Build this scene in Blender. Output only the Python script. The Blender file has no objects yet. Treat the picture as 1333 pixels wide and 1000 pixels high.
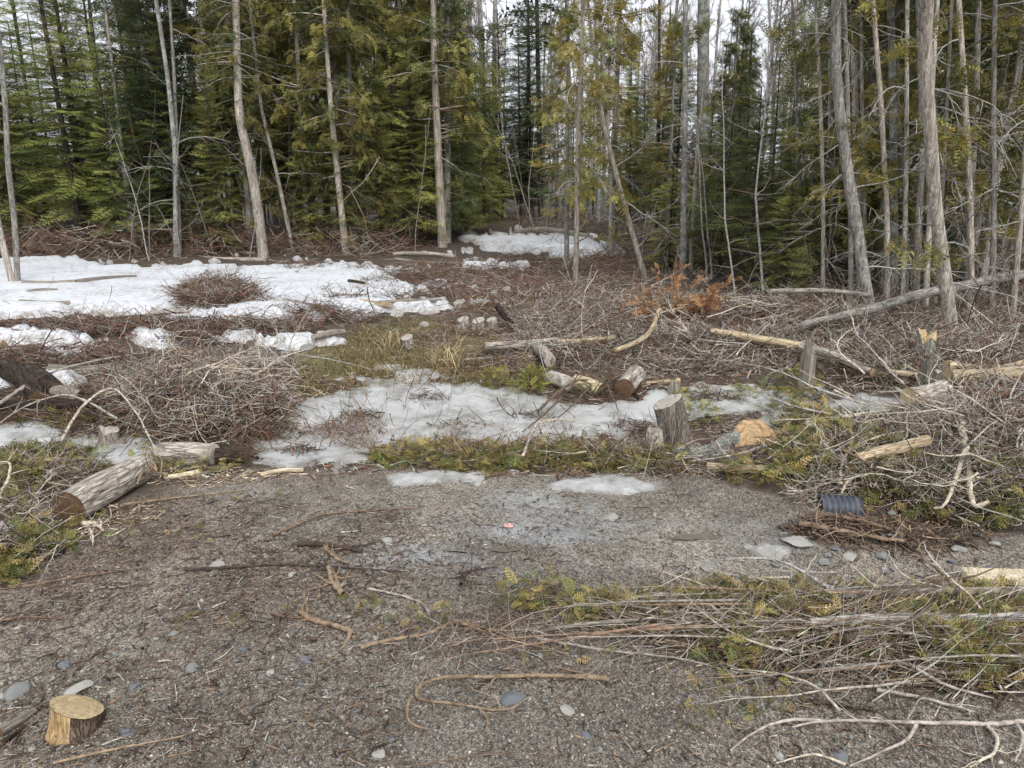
import bpy, math, random
import numpy as np
from mathutils import Vector, Matrix

PI = math.pi
rad = math.radians
RNG = np.random.default_rng(7)
random.seed(7)
S = bpy.context.scene
COL = S.collection

# ------------------------------------------------------------ camera, sky, light, exposure
F_PX, CX, CY, HOR = 1000.0, 666.5, 500.0, 230.0
CAM_H = 2.0
PITCH = math.atan((CY - HOR) / F_PX)
cam_data = bpy.data.cameras.new("camera")
cam_data.sensor_width = 36.0
cam_data.lens = 36.0 * F_PX / 1333.0
cam_data.clip_start = 0.05
cam_data.clip_end = 2000.0
cam = bpy.data.objects.new("camera", cam_data)
cam.location = (0, 0, CAM_H)
cam.rotation_euler = (PI / 2 - PITCH, 0, 0)
COL.objects.link(cam)
S.camera = cam

SUN_EL, SUN_AZ = rad(42), rad(165)
world = bpy.data.worlds.new("World")
S.world = world
world.use_nodes = True
wn, wl = world.node_tree.nodes, world.node_tree.links
wn.clear()
w_out = wn.new("ShaderNodeOutputWorld")
w_bg = wn.new("ShaderNodeBackground")
w_sky = wn.new("ShaderNodeTexSky")
w_sky.sky_type = 'NISHITA'
w_sky.sun_disc = False
w_sky.sun_elevation = SUN_EL
w_sky.sun_rotation = SUN_AZ
w_sky.air_density = 1.0
w_sky.dust_density = 4.0
w_hsv = wn.new("ShaderNodeHueSaturation")
w_hsv.inputs['Saturation'].default_value = 0.22
w_mix = wn.new("ShaderNodeMixRGB")
w_mix.inputs['Fac'].default_value = 0.72
w_mix.inputs['Color2'].default_value = (8.6, 9.0, 9.8, 1)
w_tc = wn.new("ShaderNodeTexCoord")
w_no = wn.new("ShaderNodeTexNoise")
w_no.inputs['Scale'].default_value = 2.2
w_no.inputs['Detail'].default_value = 5
w_mr = wn.new("ShaderNodeMapRange")
w_mr.inputs['To Min'].default_value = 0.88
w_mr.inputs['To Max'].default_value = 1.12
w_mul = wn.new("ShaderNodeMixRGB")
w_mul.blend_type = 'MULTIPLY'
w_mul.inputs['Fac'].default_value = 1
wl.new(w_sky.outputs[0], w_hsv.inputs['Color'])
wl.new(w_hsv.outputs[0], w_mix.inputs['Color1'])
wl.new(w_tc.outputs['Generated'], w_no.inputs['Vector'])
wl.new(w_no.outputs['Fac'], w_mr.inputs['Value'])
wl.new(w_mix.outputs[0], w_mul.inputs['Color1'])
wl.new(w_mr.outputs[0], w_mul.inputs['Color2'])
wl.new(w_mul.outputs[0], w_bg.inputs['Color'])
w_bg.inputs['Strength'].default_value = 0.10
wl.new(w_bg.outputs[0], w_out.inputs[0])

sun_d = bpy.data.lights.new("sun", 'SUN')
sun_d.energy = 1.5
sun_d.angle = rad(22)
sun_d.color = (1.0, 0.96, 0.9)
sun = bpy.data.objects.new("sun", sun_d)
sun.rotation_euler = (PI / 2 - SUN_EL, 0, PI - SUN_AZ)
COL.objects.link(sun)

S.view_settings.view_transform = 'Standard'
S.view_settings.look = 'None'
S.view_settings.gamma = 1
S.view_settings.exposure = 0.56
S.view_settings.use_curve_mapping = False
S.render.engine = 'CYCLES'
S.cycles.max_bounces = 6
S.cycles.diffuse_bounces = 3
S.cycles.glossy_bounces = 2
S.cycles.transmission_bounces = 2
S.cycles.transparent_max_bounces = 4
S.cycles.caustics_reflective = False
S.cycles.caustics_refractive = False

# ------------------------------------------------------------ numpy helpers
cp, sp = math.cos(PITCH), math.sin(PITCH)


def project(P):
    x, y, z = P[..., 0], P[..., 1], P[..., 2] - CAM_H
    d = y * cp - z * sp
    upc = y * sp + z * cp
    d = np.where(d > 0.05, d, 0.05)
    return CX + F_PX * x / d, CY - F_PX * upc / d


def ray(u, v):
    a, b = (u - CX) / F_PX, -(v - CY) / F_PX
    return np.array([a, cp + b * sp, -sp + b * cp])


def hash2(i, j, s):
    n = (i * 374761393 + j * 668265263 + s * 974711) & 0xffffffff
    n = ((n ^ (n >> 13)) * 1274126177) & 0xffffffff
    return ((n ^ (n >> 16)) & 0xffff) / 65535.0


def vnoise(x, y, s=0):
    x = np.asarray(x, float); y = np.asarray(y, float)
    i = np.floor(x).astype(np.int64); j = np.floor(y).astype(np.int64)
    fx, fy = x - i, y - j
    fx = fx * fx * (3 - 2 * fx); fy = fy * fy * (3 - 2 * fy)
    a = hash2(i, j, s) * (1 - fx) + hash2(i + 1, j, s) * fx
    b = hash2(i, j + 1, s) * (1 - fx) + hash2(i + 1, j + 1, s) * fx
    return (a * (1 - fy) + b * fy) * 2 - 1


def fbm(x, y, f, o=4, s=0):
    t, a, n = 0.0, 1.0, 0.0
    for k in range(o):
        t = t + a * vnoise(x * f, y * f, s + k * 17); n += a
        f *= 2.1; a *= 0.5
    return t / n


def sdpoly(u, v, poly, vs=2.5):
    """signed distance (positive inside) in picture units of the plan drawing"""
    P = np.array(poly, float) * [1, vs]
    v = v * vs
    inside = np.zeros(u.shape, bool)
    dist = np.full(u.shape, 1e9)
    n = len(P)
    for k in range(n):
        x0, y0 = P[k]; x1, y1 = P[(k + 1) % n]
        dx, dy = x1 - x0, y1 - y0
        t = np.clip(((u - x0) * dx + (v - y0) * dy) / (dx * dx + dy * dy + 1e-9), 0, 1)
        dist = np.minimum(dist, np.hypot(u - x0 - t * dx, v - y0 - t * dy))
        cr = ((y0 > v) != (y1 > v)) & (u < dx * (v - y0) / (dy if abs(dy) > 1e-9 else 1e-9) + x0)
        inside ^= cr
    return np.where(inside, dist, -dist)


# ------------------------------------------------------------ terrain
# (u, v, half width m, half depth m, height m): low mounds under brush, ditch and hollows
_G = lambda u, v: (lambda r: r * (CAM_H / -r[2]))(ray(u, v))
MOUNDS = [
    (265, 538, 0.85, 0.4, 0.22), (140, 500, 0.9, 0.6, 0.06), (285, 393, 0.55, 0.35, 0.16), (220, 432, 1.3, 0.4, 0.10),
    (150, 322, 5.0, 0.9, 0.30), (460, 322, 2.0, 0.7, 0.20), (760, 400, 1.8, 1.4, 0.10), (900, 430, 1.8, 1.3, 0.22),
    (1010, 430, 1.5, 1.0, 0.16), (1180, 600, 1.2, 0.55, 0.16), (1300, 560, 1.0, 0.9, 0.16), (1230, 480, 1.6, 1.0, 0.15),
    (1130, 830, 1.0, 0.22, 0.035), (700, 592, 1.0, 0.16, 0.06), (20, 640, 0.5, 0.25, -0.10), (1230, 662, 0.5, 0.3, -0.17),
    (640, 545, 3.2, 0.75, -0.10), (80, 580, 1.3, 0.5, -0.09), (1160, 715, 0.7, 0.18, 0.05), (30, 735, 0.3, 0.2, -0.06),
    (650, 294, 5.0, 4.0, 0.25),
]
_MW = [(_G(m[0], m[1])[0], _G(m[0], m[1])[1], m[2], m[3], m[4]) for m in MOUNDS]


def _dirt(x, y):
    c = _G(1170, 695)
    return np.exp(-((x - c[0]) / 0.9) ** 2 - ((y - c[1]) / 0.28) ** 2)


def height(x, y):
    x = np.asarray(x, float); y = np.asarray(y, float)
    z = 0.0 * x
    for mx, my, a, b, h in _MW:
        z = z + h * np.exp(-((x - mx) / a) ** 2 - ((y - my) / b) ** 2)
    z = z + 0.012 * fbm(x, y, 1.3, 3, 3)
    far = np.clip((y - 4.6) / 1.5, 0, 1)
    z = z + far * (0.030 * fbm(x, y, 1.7, 4, 9) + 0.05 * fbm(x, y, 0.25, 2, 5))
    z = z + (1 - far) * 0.006 * fbm(x, y, 9.0, 3, 21)
    z = z + 0.05 * _dirt(x, y) * (0.6 + fbm(x, y, 6.0, 3, 88))
    z = z + np.clip((np.hypot(x, y) - 45) / 150, 0, 1) * 1.5
    return z


def at(u, v, lift=0.0):
    """where a plan mark stands on the terrain"""
    r = ray(u, v)
    z = 0.0
    for _ in range(5):
        p = r * ((CAM_H - z) / -r[2])
        z = float(height(p[0], p[1]))
    return Vector((p[0], p[1], z + lift))


def px(v):
    """metres per picture unit at ground row v"""
    p = at(CX, v)
    return (p.y * cp - (p.z - CAM_H) * sp) / F_PX


# ------------------------------------------------------------ mesh assembly
def build_mesh(name, V, F, col=None, mat=None, smooth=False):
    me = bpy.data.meshes.new(name)
    V = np.ascontiguousarray(V, np.float32); n = len(V)
    F = np.ascontiguousarray(F, np.int32); k = F.shape[1]
    me.vertices.add(n); me.vertices.foreach_set("co", V.ravel())
    me.loops.add(F.size); me.loops.foreach_set("vertex_index", F.ravel())
    me.polygons.add(len(F))
    me.polygons.foreach_set("loop_start", np.arange(0, F.size, k, dtype=np.int32))
    me.polygons.foreach_set("loop_total", np.full(len(F), k, np.int32))
    if smooth:
        me.polygons.foreach_set("use_smooth", np.ones(len(F), bool))
    if col is not None:
        a = me.color_attributes.new("col", 'FLOAT_COLOR', 'POINT')
        c = np.ones((n, 4), np.float32); c[:, :3] = col
        a.data.foreach_set("color", c.ravel())
    me.update(calc_edges=True)
    if mat: me.materials.append(mat)
    return me


def cat(parts):
    """join (V, F, col) triples"""
    V, F, C, o = [], [], [], 0
    for v, f, c in parts:
        V.append(v); F.append(f + o); o += len(v)
        C.append(np.broadcast_to(np.asarray(c, float), (len(v), 3)))
    return np.concatenate(V), np.concatenate(F), np.concatenate(C)


def unit(a):
    return a / (np.linalg.norm(a, axis=-1, keepdims=True) + 1e-9)


def tubes(P, R, sides=3, col=None, cap=False):
    """P (N,K,3) centre lines, R (N,K) radii -> quads"""
    N, K, _ = P.shape
    T = np.empty_like(P)
    T[:, 1:-1] = P[:, 2:] - P[:, :-2]; T[:, 0] = P[:, 1] - P[:, 0]; T[:, -1] = P[:, -1] - P[:, -2]
    T = unit(T)
    mean = unit(P[:, -1] - P[:, 0])
    ref = np.where(np.abs(mean[:, 2:3]) < 0.8, np.array([[0, 0, 1.0]]), np.array([[1.0, 0, 0]]))
    A = unit(np.cross(T, ref[:, None, :])); B = np.cross(T, A)
    ang = np.arange(sides) * 2 * PI / sides
    V = P[:, :, None, :] + R[:, :, None, None] * (A[:, :, None, :] * np.cos(ang)[None, None, :, None] + B[:, :, None, :] * np.sin(ang)[None, None, :, None])
    idx = np.arange(N * K * sides).reshape(N, K, sides)
    a = idx[:, :-1, :]; b = np.roll(idx, -1, 2)[:, :-1, :]
    c = np.roll(idx, -1, 2)[:, 1:, :]; d = idx[:, 1:, :]
    F = np.stack([a, b, c, d], -1).reshape(-1, 4)
    if col is None: col = np.ones((N, 3))
    C = np.broadcast_to(np.asarray(col, float)[:, None, None, :], (N, K, sides, 3)).reshape(-1, 3)
    return V.reshape(-1, 3), F, C


def curves(p0, d0, L, K, bend, rng=RNG, grav=0.0):
    """random bent centre lines"""
    N = len(p0)
    d = unit(d0)
    P = np.empty((N, K, 3)); P[:, 0] = p0
    w = rng.normal(0, bend, (N, 3))
    step = (L / (K - 1))[:, None]
    for k in range(1, K):
        d = unit(d + w * 0.5 + rng.normal(0, bend * 0.8, (N, 3)) + np.array([0, 0, grav]))
        P[:, k] = P[:, k - 1] + d * step
    return P


PAL = {
    'grey': (0.40, 0.36, 0.315), 'pale': (0.54, 0.48, 0.385), 'cream': (0.62, 0.52, 0.37), 'brown': (0.19, 0.13, 0.09),
    'red': (0.21, 0.105, 0.07), 'dark': (0.07, 0.05, 0.04), 'tan': (0.28, 0.205, 0.135), 'orange': (0.42, 0.17, 0.06),
    'silver': (0.44, 0.43, 0.41),
}


def pick(n, spec, rng=RNG, var=0.22):
    k = list(spec); w = np.array([spec[i] for i in k], float)
    i = rng.choice(len(k), n, p=w / w.sum())
    c = np.array([PAL[j] for j in k])[i]
    return np.clip(c * (1 + rng.normal(0, var, (n, 1))) * (1 + rng.normal(0, 0.04 if n > 4 else 0.008, (n, 3))), 0.01, 0.85)


# ------------------------------------------------------------ materials
def new_mat(name):
    m = bpy.data.materials.new(name); m.use_nodes = True
    nt = m.node_tree; nt.nodes.clear()
    out = nt.nodes.new("ShaderNodeOutputMaterial")
    b = nt.nodes.new("ShaderNodeBsdfPrincipled")
    nt.links.new(b.outputs[0], out.inputs[0])
    return m, nt, b, out


def N(nt, t, **kw):
    n = nt.nodes.new(t)
    for k, v in kw.items():
        if k in n.inputs.keys(): n.inputs[k].default_value = v
        else: setattr(n, k, v)
    return n


def mulcol(nt, a, fac_socket, lo, hi):
    mr = N(nt, "ShaderNodeMapRange"); mr.inputs['To Min'].default_value = lo; mr.inputs['To Max'].default_value = hi
    mr.inputs['From Min'].default_value = 0.25; mr.inputs['From Max'].default_value = 0.75
    nt.links.new(fac_socket, mr.inputs['Value'])
    mx = N(nt, "ShaderNodeVectorMath", operation='SCALE')
    nt.links.new(a, mx.inputs[0]); nt.links.new(mr.outputs[0], mx.inputs['Scale'])
    return mx.outputs[0]


def mat_tint(name, rough=0.85, scale=40, lo=0.7, hi=1.3, bump=0.3, trans=0.0, rnd=0.0, spec=0.3, stretch=None):
    """colour from the mesh's own tint, broken up by grain"""
    m, nt, b, out = new_mat(name)
    at_ = N(nt, "ShaderNodeAttribute", attribute_name="col")
    tc = N(nt, "ShaderNodeTexCoord")
    no = N(nt, "ShaderNodeTexNoise", Scale=scale, Detail=3.0)
    if stretch:
        mp = N(nt, "ShaderNodeMapping"); mp.inputs['Scale'].default_value = stretch
        nt.links.new(tc.outputs['Object'], mp.inputs[0]); nt.links.new(mp.outputs[0], no.inputs['Vector'])
    else:
        nt.links.new(tc.outputs['Object'], no.inputs['Vector'])
    c = mulcol(nt, at_.outputs['Color'], no.outputs['Fac'], lo, hi)
    if rnd:
        oi = N(nt, "ShaderNodeObjectInfo")
        mr = N(nt, "ShaderNodeMapRange"); mr.inputs['To Min'].default_value = 1 - rnd; mr.inputs['To Max'].default_value = 1 + rnd
        nt.links.new(oi.outputs['Random'], mr.inputs['Value'])
        mx = N(nt, "ShaderNodeVectorMath", operation='SCALE')
        nt.links.new(c, mx.inputs[0]); nt.links.new(mr.outputs[0], mx.inputs['Scale']); c = mx.outputs[0]
    nt.links.new(c, b.inputs['Base Color'])
    b.inputs['Roughness'].default_value = rough
    b.inputs['Specular IOR Level'].default_value = spec
    if bump:
        bp = N(nt, "ShaderNodeBump", Strength=bump, Distance=0.01)
        nt.links.new(no.outputs['Fac'], bp.inputs['Height']); nt.links.new(bp.outputs[0], b.inputs['Normal'])
    if trans:
        tr = N(nt, "ShaderNodeBsdfTranslucent"); nt.links.new(c, tr.inputs[0])
        ms = N(nt, "ShaderNodeMixShader", Fac=trans)
        nt.links.new(b.outputs[0], ms.inputs[1]); nt.links.new(tr.outputs[0], ms.inputs[2]); nt.links.new(ms.outputs[0], out.inputs[0])
    return m


def mat_bark(name, c1, c2, c3, zs=0.12, scale=14, bump=0.8, lichen=0.35):
    """furrowed bark along local Z with lichen blotches"""
    m, nt, b, out = new_mat(name)
    tc = N(nt, "ShaderNodeTexCoord")
    mp = N(nt, "ShaderNodeMapping"); mp.inputs['Scale'].default_value = (1, 1, zs)
    nt.links.new(tc.outputs['Object'], mp.inputs[0])
    n1 = N(nt, "ShaderNodeTexNoise", Scale=scale * 2.2, Detail=6.0, Roughness=0.65); nt.links.new(mp.outputs[0], n1.inputs['Vector'])
    nd = N(nt, "ShaderNodeTexNoise", Scale=scale * 1.3, Detail=4.0); nt.links.new(mp.outputs[0], nd.inputs['Vector'])
    dv = N(nt, "ShaderNodeVectorMath", operation='MULTIPLY_ADD'); dv.inputs[1].default_value = (0.12, 0.12, 0.12)
    nt.links.new(nd.outputs['Color'], dv.inputs[0]); nt.links.new(mp.outputs[0], dv.inputs[2])
    v1 = N(nt, "ShaderNodeTexVoronoi", Scale=scale * 3.4, feature='DISTANCE_TO_EDGE'); nt.links.new(dv.outputs[0], v1.inputs['Vector'])
    r1 = N(nt, "ShaderNodeValToRGB"); e = r1.color_ramp.elements
    e[0].position = 0.33; e[0].color = (*c1, 1); e[1].position = 0.66; e[1].color = (*c2, 1)
    nt.links.new(n1.outputs['Fac'], r1.inputs[0])
    n2 = N(nt, "ShaderNodeTexNoise", Scale=5.0, Detail=5.0, Roughness=0.7); nt.links.new(tc.outputs['Object'], n2.inputs['Vector'])
    r2 = N(nt, "ShaderNodeValToRGB"); e = r2.color_ramp.elements
    e[0].position = 0.55 - 0.1 * lichen; e[0].color = (0, 0, 0, 1); e[1].position = 0.68 - 0.1 * lichen; e[1].color = (1, 1, 1, 1)
    nt.links.new(n2.outputs['Fac'], r2.inputs[0])
    mx = N(nt, "ShaderNodeMixRGB"); nt.links.new(r1.outputs[0], mx.inputs[1]); mx.inputs[2].default_value = (*c3, 1)
    ml = N(nt, "ShaderNodeMath", operation='MULTIPLY'); ml.inputs[1].default_value = 0.6
    nt.links.new(r2.outputs[0], ml.inputs[0]); nt.links.new(ml.outputs[0], mx.inputs[0])
    cr = N(nt, "ShaderNodeMapRange"); cr.inputs['From Max'].default_value = 0.14; cr.inputs['To Min'].default_value = 0.5; cr.inputs['To Max'].default_value = 1.0
    nt.links.new(v1.outputs['Distance'], cr.inputs['Value'])
    sc = N(nt, "ShaderNodeVectorMath", operation='SCALE'); nt.links.new(mx.outputs[0], sc.inputs[0]); nt.links.new(cr.outputs[0], sc.inputs['Scale'])
    oi = N(nt, "ShaderNodeObjectInfo"); mr = N(nt, "ShaderNodeMapRange"); mr.inputs['To Min'].default_value = 0.8; mr.inputs['To Max'].default_value = 1.2
    nt.links.new(oi.outputs['Random'], mr.inputs['Value'])
    s2 = N(nt, "ShaderNodeVectorMath", operation='SCALE'); nt.links.new(sc.outputs[0], s2.inputs[0]); nt.links.new(mr.outputs[0], s2.inputs['Scale'])
    nt.links.new(s2.outputs[0], b.inputs['Base Color'])
    b.inputs['Roughness'].default_value = 0.9; b.inputs['Specular IOR Level'].default_value = 0.2
    ad = N(nt, "ShaderNodeMath", operation='ADD'); nt.links.new(n1.outputs['Fac'], ad.inputs[0]); nt.links.new(cr.outputs[0], ad.inputs[1])
    bp = N(nt, "ShaderNodeBump", Strength=bump, Distance=0.012); nt.links.new(ad.outputs[0], bp.inputs['Height']); nt.links.new(bp.outputs[0], b.inputs['Normal'])
    return m


def mat_cut(name, c1, c2, ring=60.0):
    """sawn end grain: rings round local Z, saw scratches, checks"""
    m, nt, b, out = new_mat(name)
    tc = N(nt, "ShaderNodeTexCoord")
    w = N(nt, "ShaderNodeTexWave", Scale=ring / 6.28, Distortion=5.0, Detail=4.0, wave_type='RINGS', rings_direction='Z')
    w.inputs['Detail Scale'].default_value = 1.5
    nt.links.new(tc.outputs['Object'], w.inputs['Vector'])
    n = N(nt, "ShaderNodeTexNoise", Scale=22.0, Detail=5.0); nt.links.new(tc.outputs['Object'], n.inputs['Vector'])
    r = N(nt, "ShaderNodeValToRGB"); e = r.color_ramp.elements
    e[0].position = 0.36; e[0].color = (*c1, 1); e[1].position = 0.64; e[1].color = (*c2, 1)
    mx = N(nt, "ShaderNodeMath", operation='MULTIPLY_ADD'); mx.inputs[1].default_value = 0.10
    nt.links.new(w.outputs['Fac'], mx.inputs[0]); nt.links.new(n.outputs['Fac'], mx.inputs[2])
    nt.links.new(mx.outputs[0], r.inputs[0])
    st = N(nt, "ShaderNodeTexNoise", Scale=26.0, Detail=6.0, Roughness=0.7); nt.links.new(tc.outputs['Object'], st.inputs['Vector'])
    sr = N(nt, "ShaderNodeMapRange"); sr.inputs['From Min'].default_value = 0.42; sr.inputs['From Max'].default_value = 0.62; sr.inputs['To Min'].default_value = 1.05; sr.inputs['To Max'].default_value = 0.55; nt.links.new(st.outputs['Fac'], sr.inputs['Value'])
    sw = N(nt, "ShaderNodeTexWave", Scale=55.0, Distortion=3.0, Detail=2.0); nt.links.new(tc.outputs['Object'], sw.inputs['Vector'])
    s1 = mulcol(nt, r.outputs[0], sw.outputs['Fac'], 0.90, 1.08)
    s2 = N(nt, "ShaderNodeVectorMath", operation='SCALE'); nt.links.new(s1, s2.inputs[0]); nt.links.new(sr.outputs[0], s2.inputs['Scale'])
    nt.links.new(s2.outputs[0], b.inputs['Base Color']); b.inputs['Roughness'].default_value = 0.75
    bp = N(nt, "ShaderNodeBump", Strength=0.3, Distance=0.004); nt.links.new(mx.outputs[0], bp.inputs['Height']); nt.links.new(bp.outputs[0], b.inputs['Normal'])
    return m


def mat_plain(name, c, rough=0.6, scale=30, amp=0.25, bump=0.2, metallic=0):
    m, nt, b, out = new_mat(name)
    tc = N(nt, "ShaderNodeTexCoord"); no = N(nt, "ShaderNodeTexNoise", Scale=scale, Detail=5.0); nt.links.new(tc.outputs['Object'], no.inputs['Vector'])
    rgb = N(nt, "ShaderNodeRGB"); rgb.outputs[0].default_value = (*c, 1)
    c_ = mulcol(nt, rgb.outputs[0], no.outputs['Fac'], 1 - amp, 1 + amp)
    nt.links.new(c_, b.inputs['Base Color']); b.inputs['Roughness'].default_value = rough
    bp = N(nt, "ShaderNodeBump", Strength=bump, Distance=0.005); nt.links.new(no.outputs['Fac'], bp.inputs['Height']); nt.links.new(bp.outputs[0], b.inputs['Normal'])
    return m


M_TWIG = mat_tint("twig bark", 0.8, 38, 0.5, 1.45, 0.6)
_nt = M_TWIG.node_tree
_b = next(n for n in _nt.nodes if n.type == 'BSDF_PRINCIPLED')
_src = _b.inputs['Base Color'].links[0].from_socket
_tc = N(_nt, "ShaderNodeTexCoord")
_n = N(_nt, "ShaderNodeTexNoise", Scale=16.0, Detail=6.0, Roughness=0.7); _nt.links.new(_tc.outputs['Object'], _n.inputs['Vector'])
_r = N(_nt, "ShaderNodeMapRange"); _r.inputs['From Min'].default_value = 0.50; _r.inputs['From Max'].default_value = 0.60; _r.inputs['To Max'].default_value = 0.55; _nt.links.new(_n.outputs['Fac'], _r.inputs['Value'])
_d = N(_nt, "ShaderNodeVectorMath", operation='MULTIPLY'); _d.inputs[1].default_value = (0.40, 0.34, 0.30); _nt.links.new(_src, _d.inputs[0])
_m = N(_nt, "ShaderNodeMixRGB"); _nt.links.new(_r.outputs[0], _m.inputs[0]); _nt.links.new(_src, _m.inputs[1]); _nt.links.new(_d.outputs[0], _m.inputs[2]); _nt.links.new(_m.outputs[0], _b.inputs['Base Color'])
M_LEAF = mat_tint("foliage", 0.6, 9, 0.65, 1.35, 0.0, trans=0.36, rnd=0.2)
M_GREEN = mat_tint("cut greenery", 0.65, 14, 0.6, 1.4, 0.0, trans=0.2)
M_STONE = mat_tint("stone", 0.75, 60, 0.75, 1.25, 0.4, rnd=0.1)
M_GRAV = mat_tint("pebbles", 0.7, 90, 0.8, 1.2, 0.0)
M_CEDAR = mat_bark("grey cedar bark", (0.16, 0.145, 0.125), (0.52, 0.485, 0.435), (0.62, 0.62, 0.57), 0.10, 14, 0.9, 0.3)
M_CEDARP = mat_bark("pale cedar bark", (0.26, 0.22, 0.18), (0.68, 0.61, 0.52), (0.70, 0.68, 0.63), 0.08, 12, 0.8, 0.2)
M_DARKB = mat_bark("dark fir bark", (0.03, 0.026, 0.022), (0.125, 0.108, 0.092), (0.24, 0.25, 0.22), 0.3, 14, 0.7, -0.2)
M_LICH = mat_bark("lichen spotted bark", (0.13, 0.13, 0.12), (0.38, 0.37, 0.34), (0.62, 0.65, 0.60), 0.35, 12, 0.7, 0.9)
M_FURROW = mat_bark("furrowed grey bark", (0.11, 0.09, 0.072), (0.66, 0.59, 0.50), (0.62, 0.6, 0.55), 0.16, 10, 1.0, 0.3)
M_ROT = mat_bark("dark wet bark", (0.018, 0.013, 0.010), (0.08, 0.058, 0.045), (0.12, 0.10, 0.07), 0.2, 12, 1.0, 0.1)
M_GREYB = mat_bark("dull grey bark", (0.09, 0.08, 0.068), (0.34, 0.30, 0.255), (0.46, 0.46, 0.40), 0.14, 14, 0.9, 0.2)
M_BROWNB = mat_bark("dark brown bark", (0.035, 0.024, 0.017), (0.20, 0.14, 0.095), (0.30, 0.25, 0.19), 0.3, 14, 0.9, 0.2)
M_WEATH = mat_bark("weathered wood", (0.17, 0.14, 0.11), (0.46, 0.41, 0.35), (0.34, 0.30, 0.24), 0.05, 20, 0.7, 0.3)
M_YEL = mat_bark("peeled yellow wood", (0.33, 0.24, 0.14), (0.66, 0.55, 0.38), (0.50, 0.42, 0.30), 0.06, 12, 0.5, 0.3)
M_BARE = mat_bark("bare orange wood", (0.32, 0.20, 0.09), (0.56, 0.41, 0.21), (0.45, 0.33, 0.19), 0.05, 14, 0.5, 0.2)
M_CUTF = mat_cut("fresh cut wood", (0.30, 0.20, 0.095), (0.60, 0.47, 0.27), 260)
M_CUTO = mat_cut("orange cut wood", (0.27, 0.155, 0.075), (0.56, 0.38, 0.20), 200)
M_CUTW = mat_cut("weathered cut wood", (0.24, 0.21, 0.17), (0.55, 0.51, 0.44), 180)
M_CUTD = mat_cut("dark wet cut wood", (0.05, 0.03, 0.018), (0.17, 0.095, 0.045), 180)
M_PIPE = mat_plain("black plastic", (0.075, 0.085, 0.105), 0.5, 20, 0.5, 0.2)
M_BOARD = mat_plain("grey board", (0.62, 0.62, 0.62), 0.7, 12, 0.2, 0.2)
M_BLOCK = mat_plain("black block", (0.02, 0.02, 0.022), 0.6, 20, 0.4, 0.2)
M_SPLIT = mat_bark("split pale wood", (0.46, 0.36, 0.22), (0.78, 0.70, 0.52), (0.66, 0.52, 0.34), 0.04, 14, 0.4, 0.3)
M_PINK = mat_plain("pink wrapper", (0.60, 0.33, 0.30), 0.5, 40, 0.4, 0.2)

# ground
m, nt, b, out = new_mat("ground")
ac = N(nt, "ShaderNodeAttribute", attribute_name="col"); aw = N(nt, "ShaderNodeAttribute", attribute_name="wet"); ag = N(nt, "ShaderNodeAttribute", attribute_name="gravel")
tc = N(nt, "ShaderNodeTexCoord")
n1 = N(nt, "ShaderNodeTexNoise", Scale=3.0, Detail=8.0, Roughness=0.7); nt.links.new(tc.outputs['Object'], n1.inputs['Vector'])
n2 = N(nt, "ShaderNodeTexNoise", Scale=45.0, Detail=4.0, Roughness=0.7); nt.links.new(tc.outputs['Object'], n2.inputs['Vector'])
v1 = N(nt, "ShaderNodeTexVoronoi", Scale=120.0); nt.links.new(tc.outputs['Object'], v1.inputs['Vector'])
c = mulcol(nt, ac.outputs['Color'], n1.outputs['Fac'], 0.65, 1.35)
c = mulcol(nt, c, n2.outputs['Fac'], 0.68, 1.32)
bw = N(nt, "ShaderNodeRGBToBW"); nt.links.new(v1.outputs['Color'], bw.inputs[0])
c2 = mulcol(nt, c, bw.outputs[0], 0.45, 1.8)
mx = N(nt, "ShaderNodeMixRGB"); nt.links.new(ag.outputs['Fac'], mx.inputs[0]); nt.links.new(c, mx.inputs[1]); nt.links.new(c2, mx.inputs[2])
nt.links.new(mx.outputs[0], b.inputs['Base Color'])
wm = N(nt, "ShaderNodeMath", operation='MULTIPLY_ADD'); nt.links.new(n1.outputs['Fac'], wm.inputs[0]); wm.inputs[1].default_value = 1.6
wm.inputs[2].default_value = -0.8
wa = N(nt, "ShaderNodeMath", operation='ADD', use_clamp=True); nt.links.new(wm.outputs[0], wa.inputs[0]); nt.links.new(aw.outputs['Fac'], wa.inputs[1])
rr = N(nt, "ShaderNodeMapRange"); rr.inputs['From Min'].default_value = 0.3; rr.inputs['To Min'].default_value = 0.9; rr.inputs['To Max'].default_value = 0.2
nt.links.new(wa.outputs[0], rr.inputs['Value']); nt.links.new(rr.outputs[0], b.inputs['Roughness'])
b.inputs['Specular IOR Level'].default_value = 0.5
ct = N(nt, 'ShaderNodeMapRange'); ct.inputs['From Min'].default_value = 0.45; ct.inputs['From Max'].default_value = 0.75; nt.links.new(wa.outputs[0], ct.inputs['Value'])
nt.links.new(ct.outputs[0], b.inputs['Coat Weight']); b.inputs['Coat Roughness'].default_value = 0.12; b.inputs['Coat IOR'].default_value = 1.33
bb = N(nt, "ShaderNodeMath", operation='ADD'); nt.links.new(n2.outputs['Fac'], bb.inputs[0]); nt.links.new(v1.outputs['Distance'], bb.inputs[1])
bs = N(nt, "ShaderNodeMapRange"); bs.inputs['To Min'].default_value = 0.75; bs.inputs['To Max'].default_value = 0.18; nt.links.new(wa.outputs[0], bs.inputs['Value'])
bp = N(nt, "ShaderNodeBump", Distance=0.012); nt.links.new(bs.outputs[0], bp.inputs['Strength']); nt.links.new(bb.outputs[0], bp.inputs['Height']); nt.links.new(bp.outputs[0], b.inputs['Normal'])
M_GROUND = m

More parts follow.
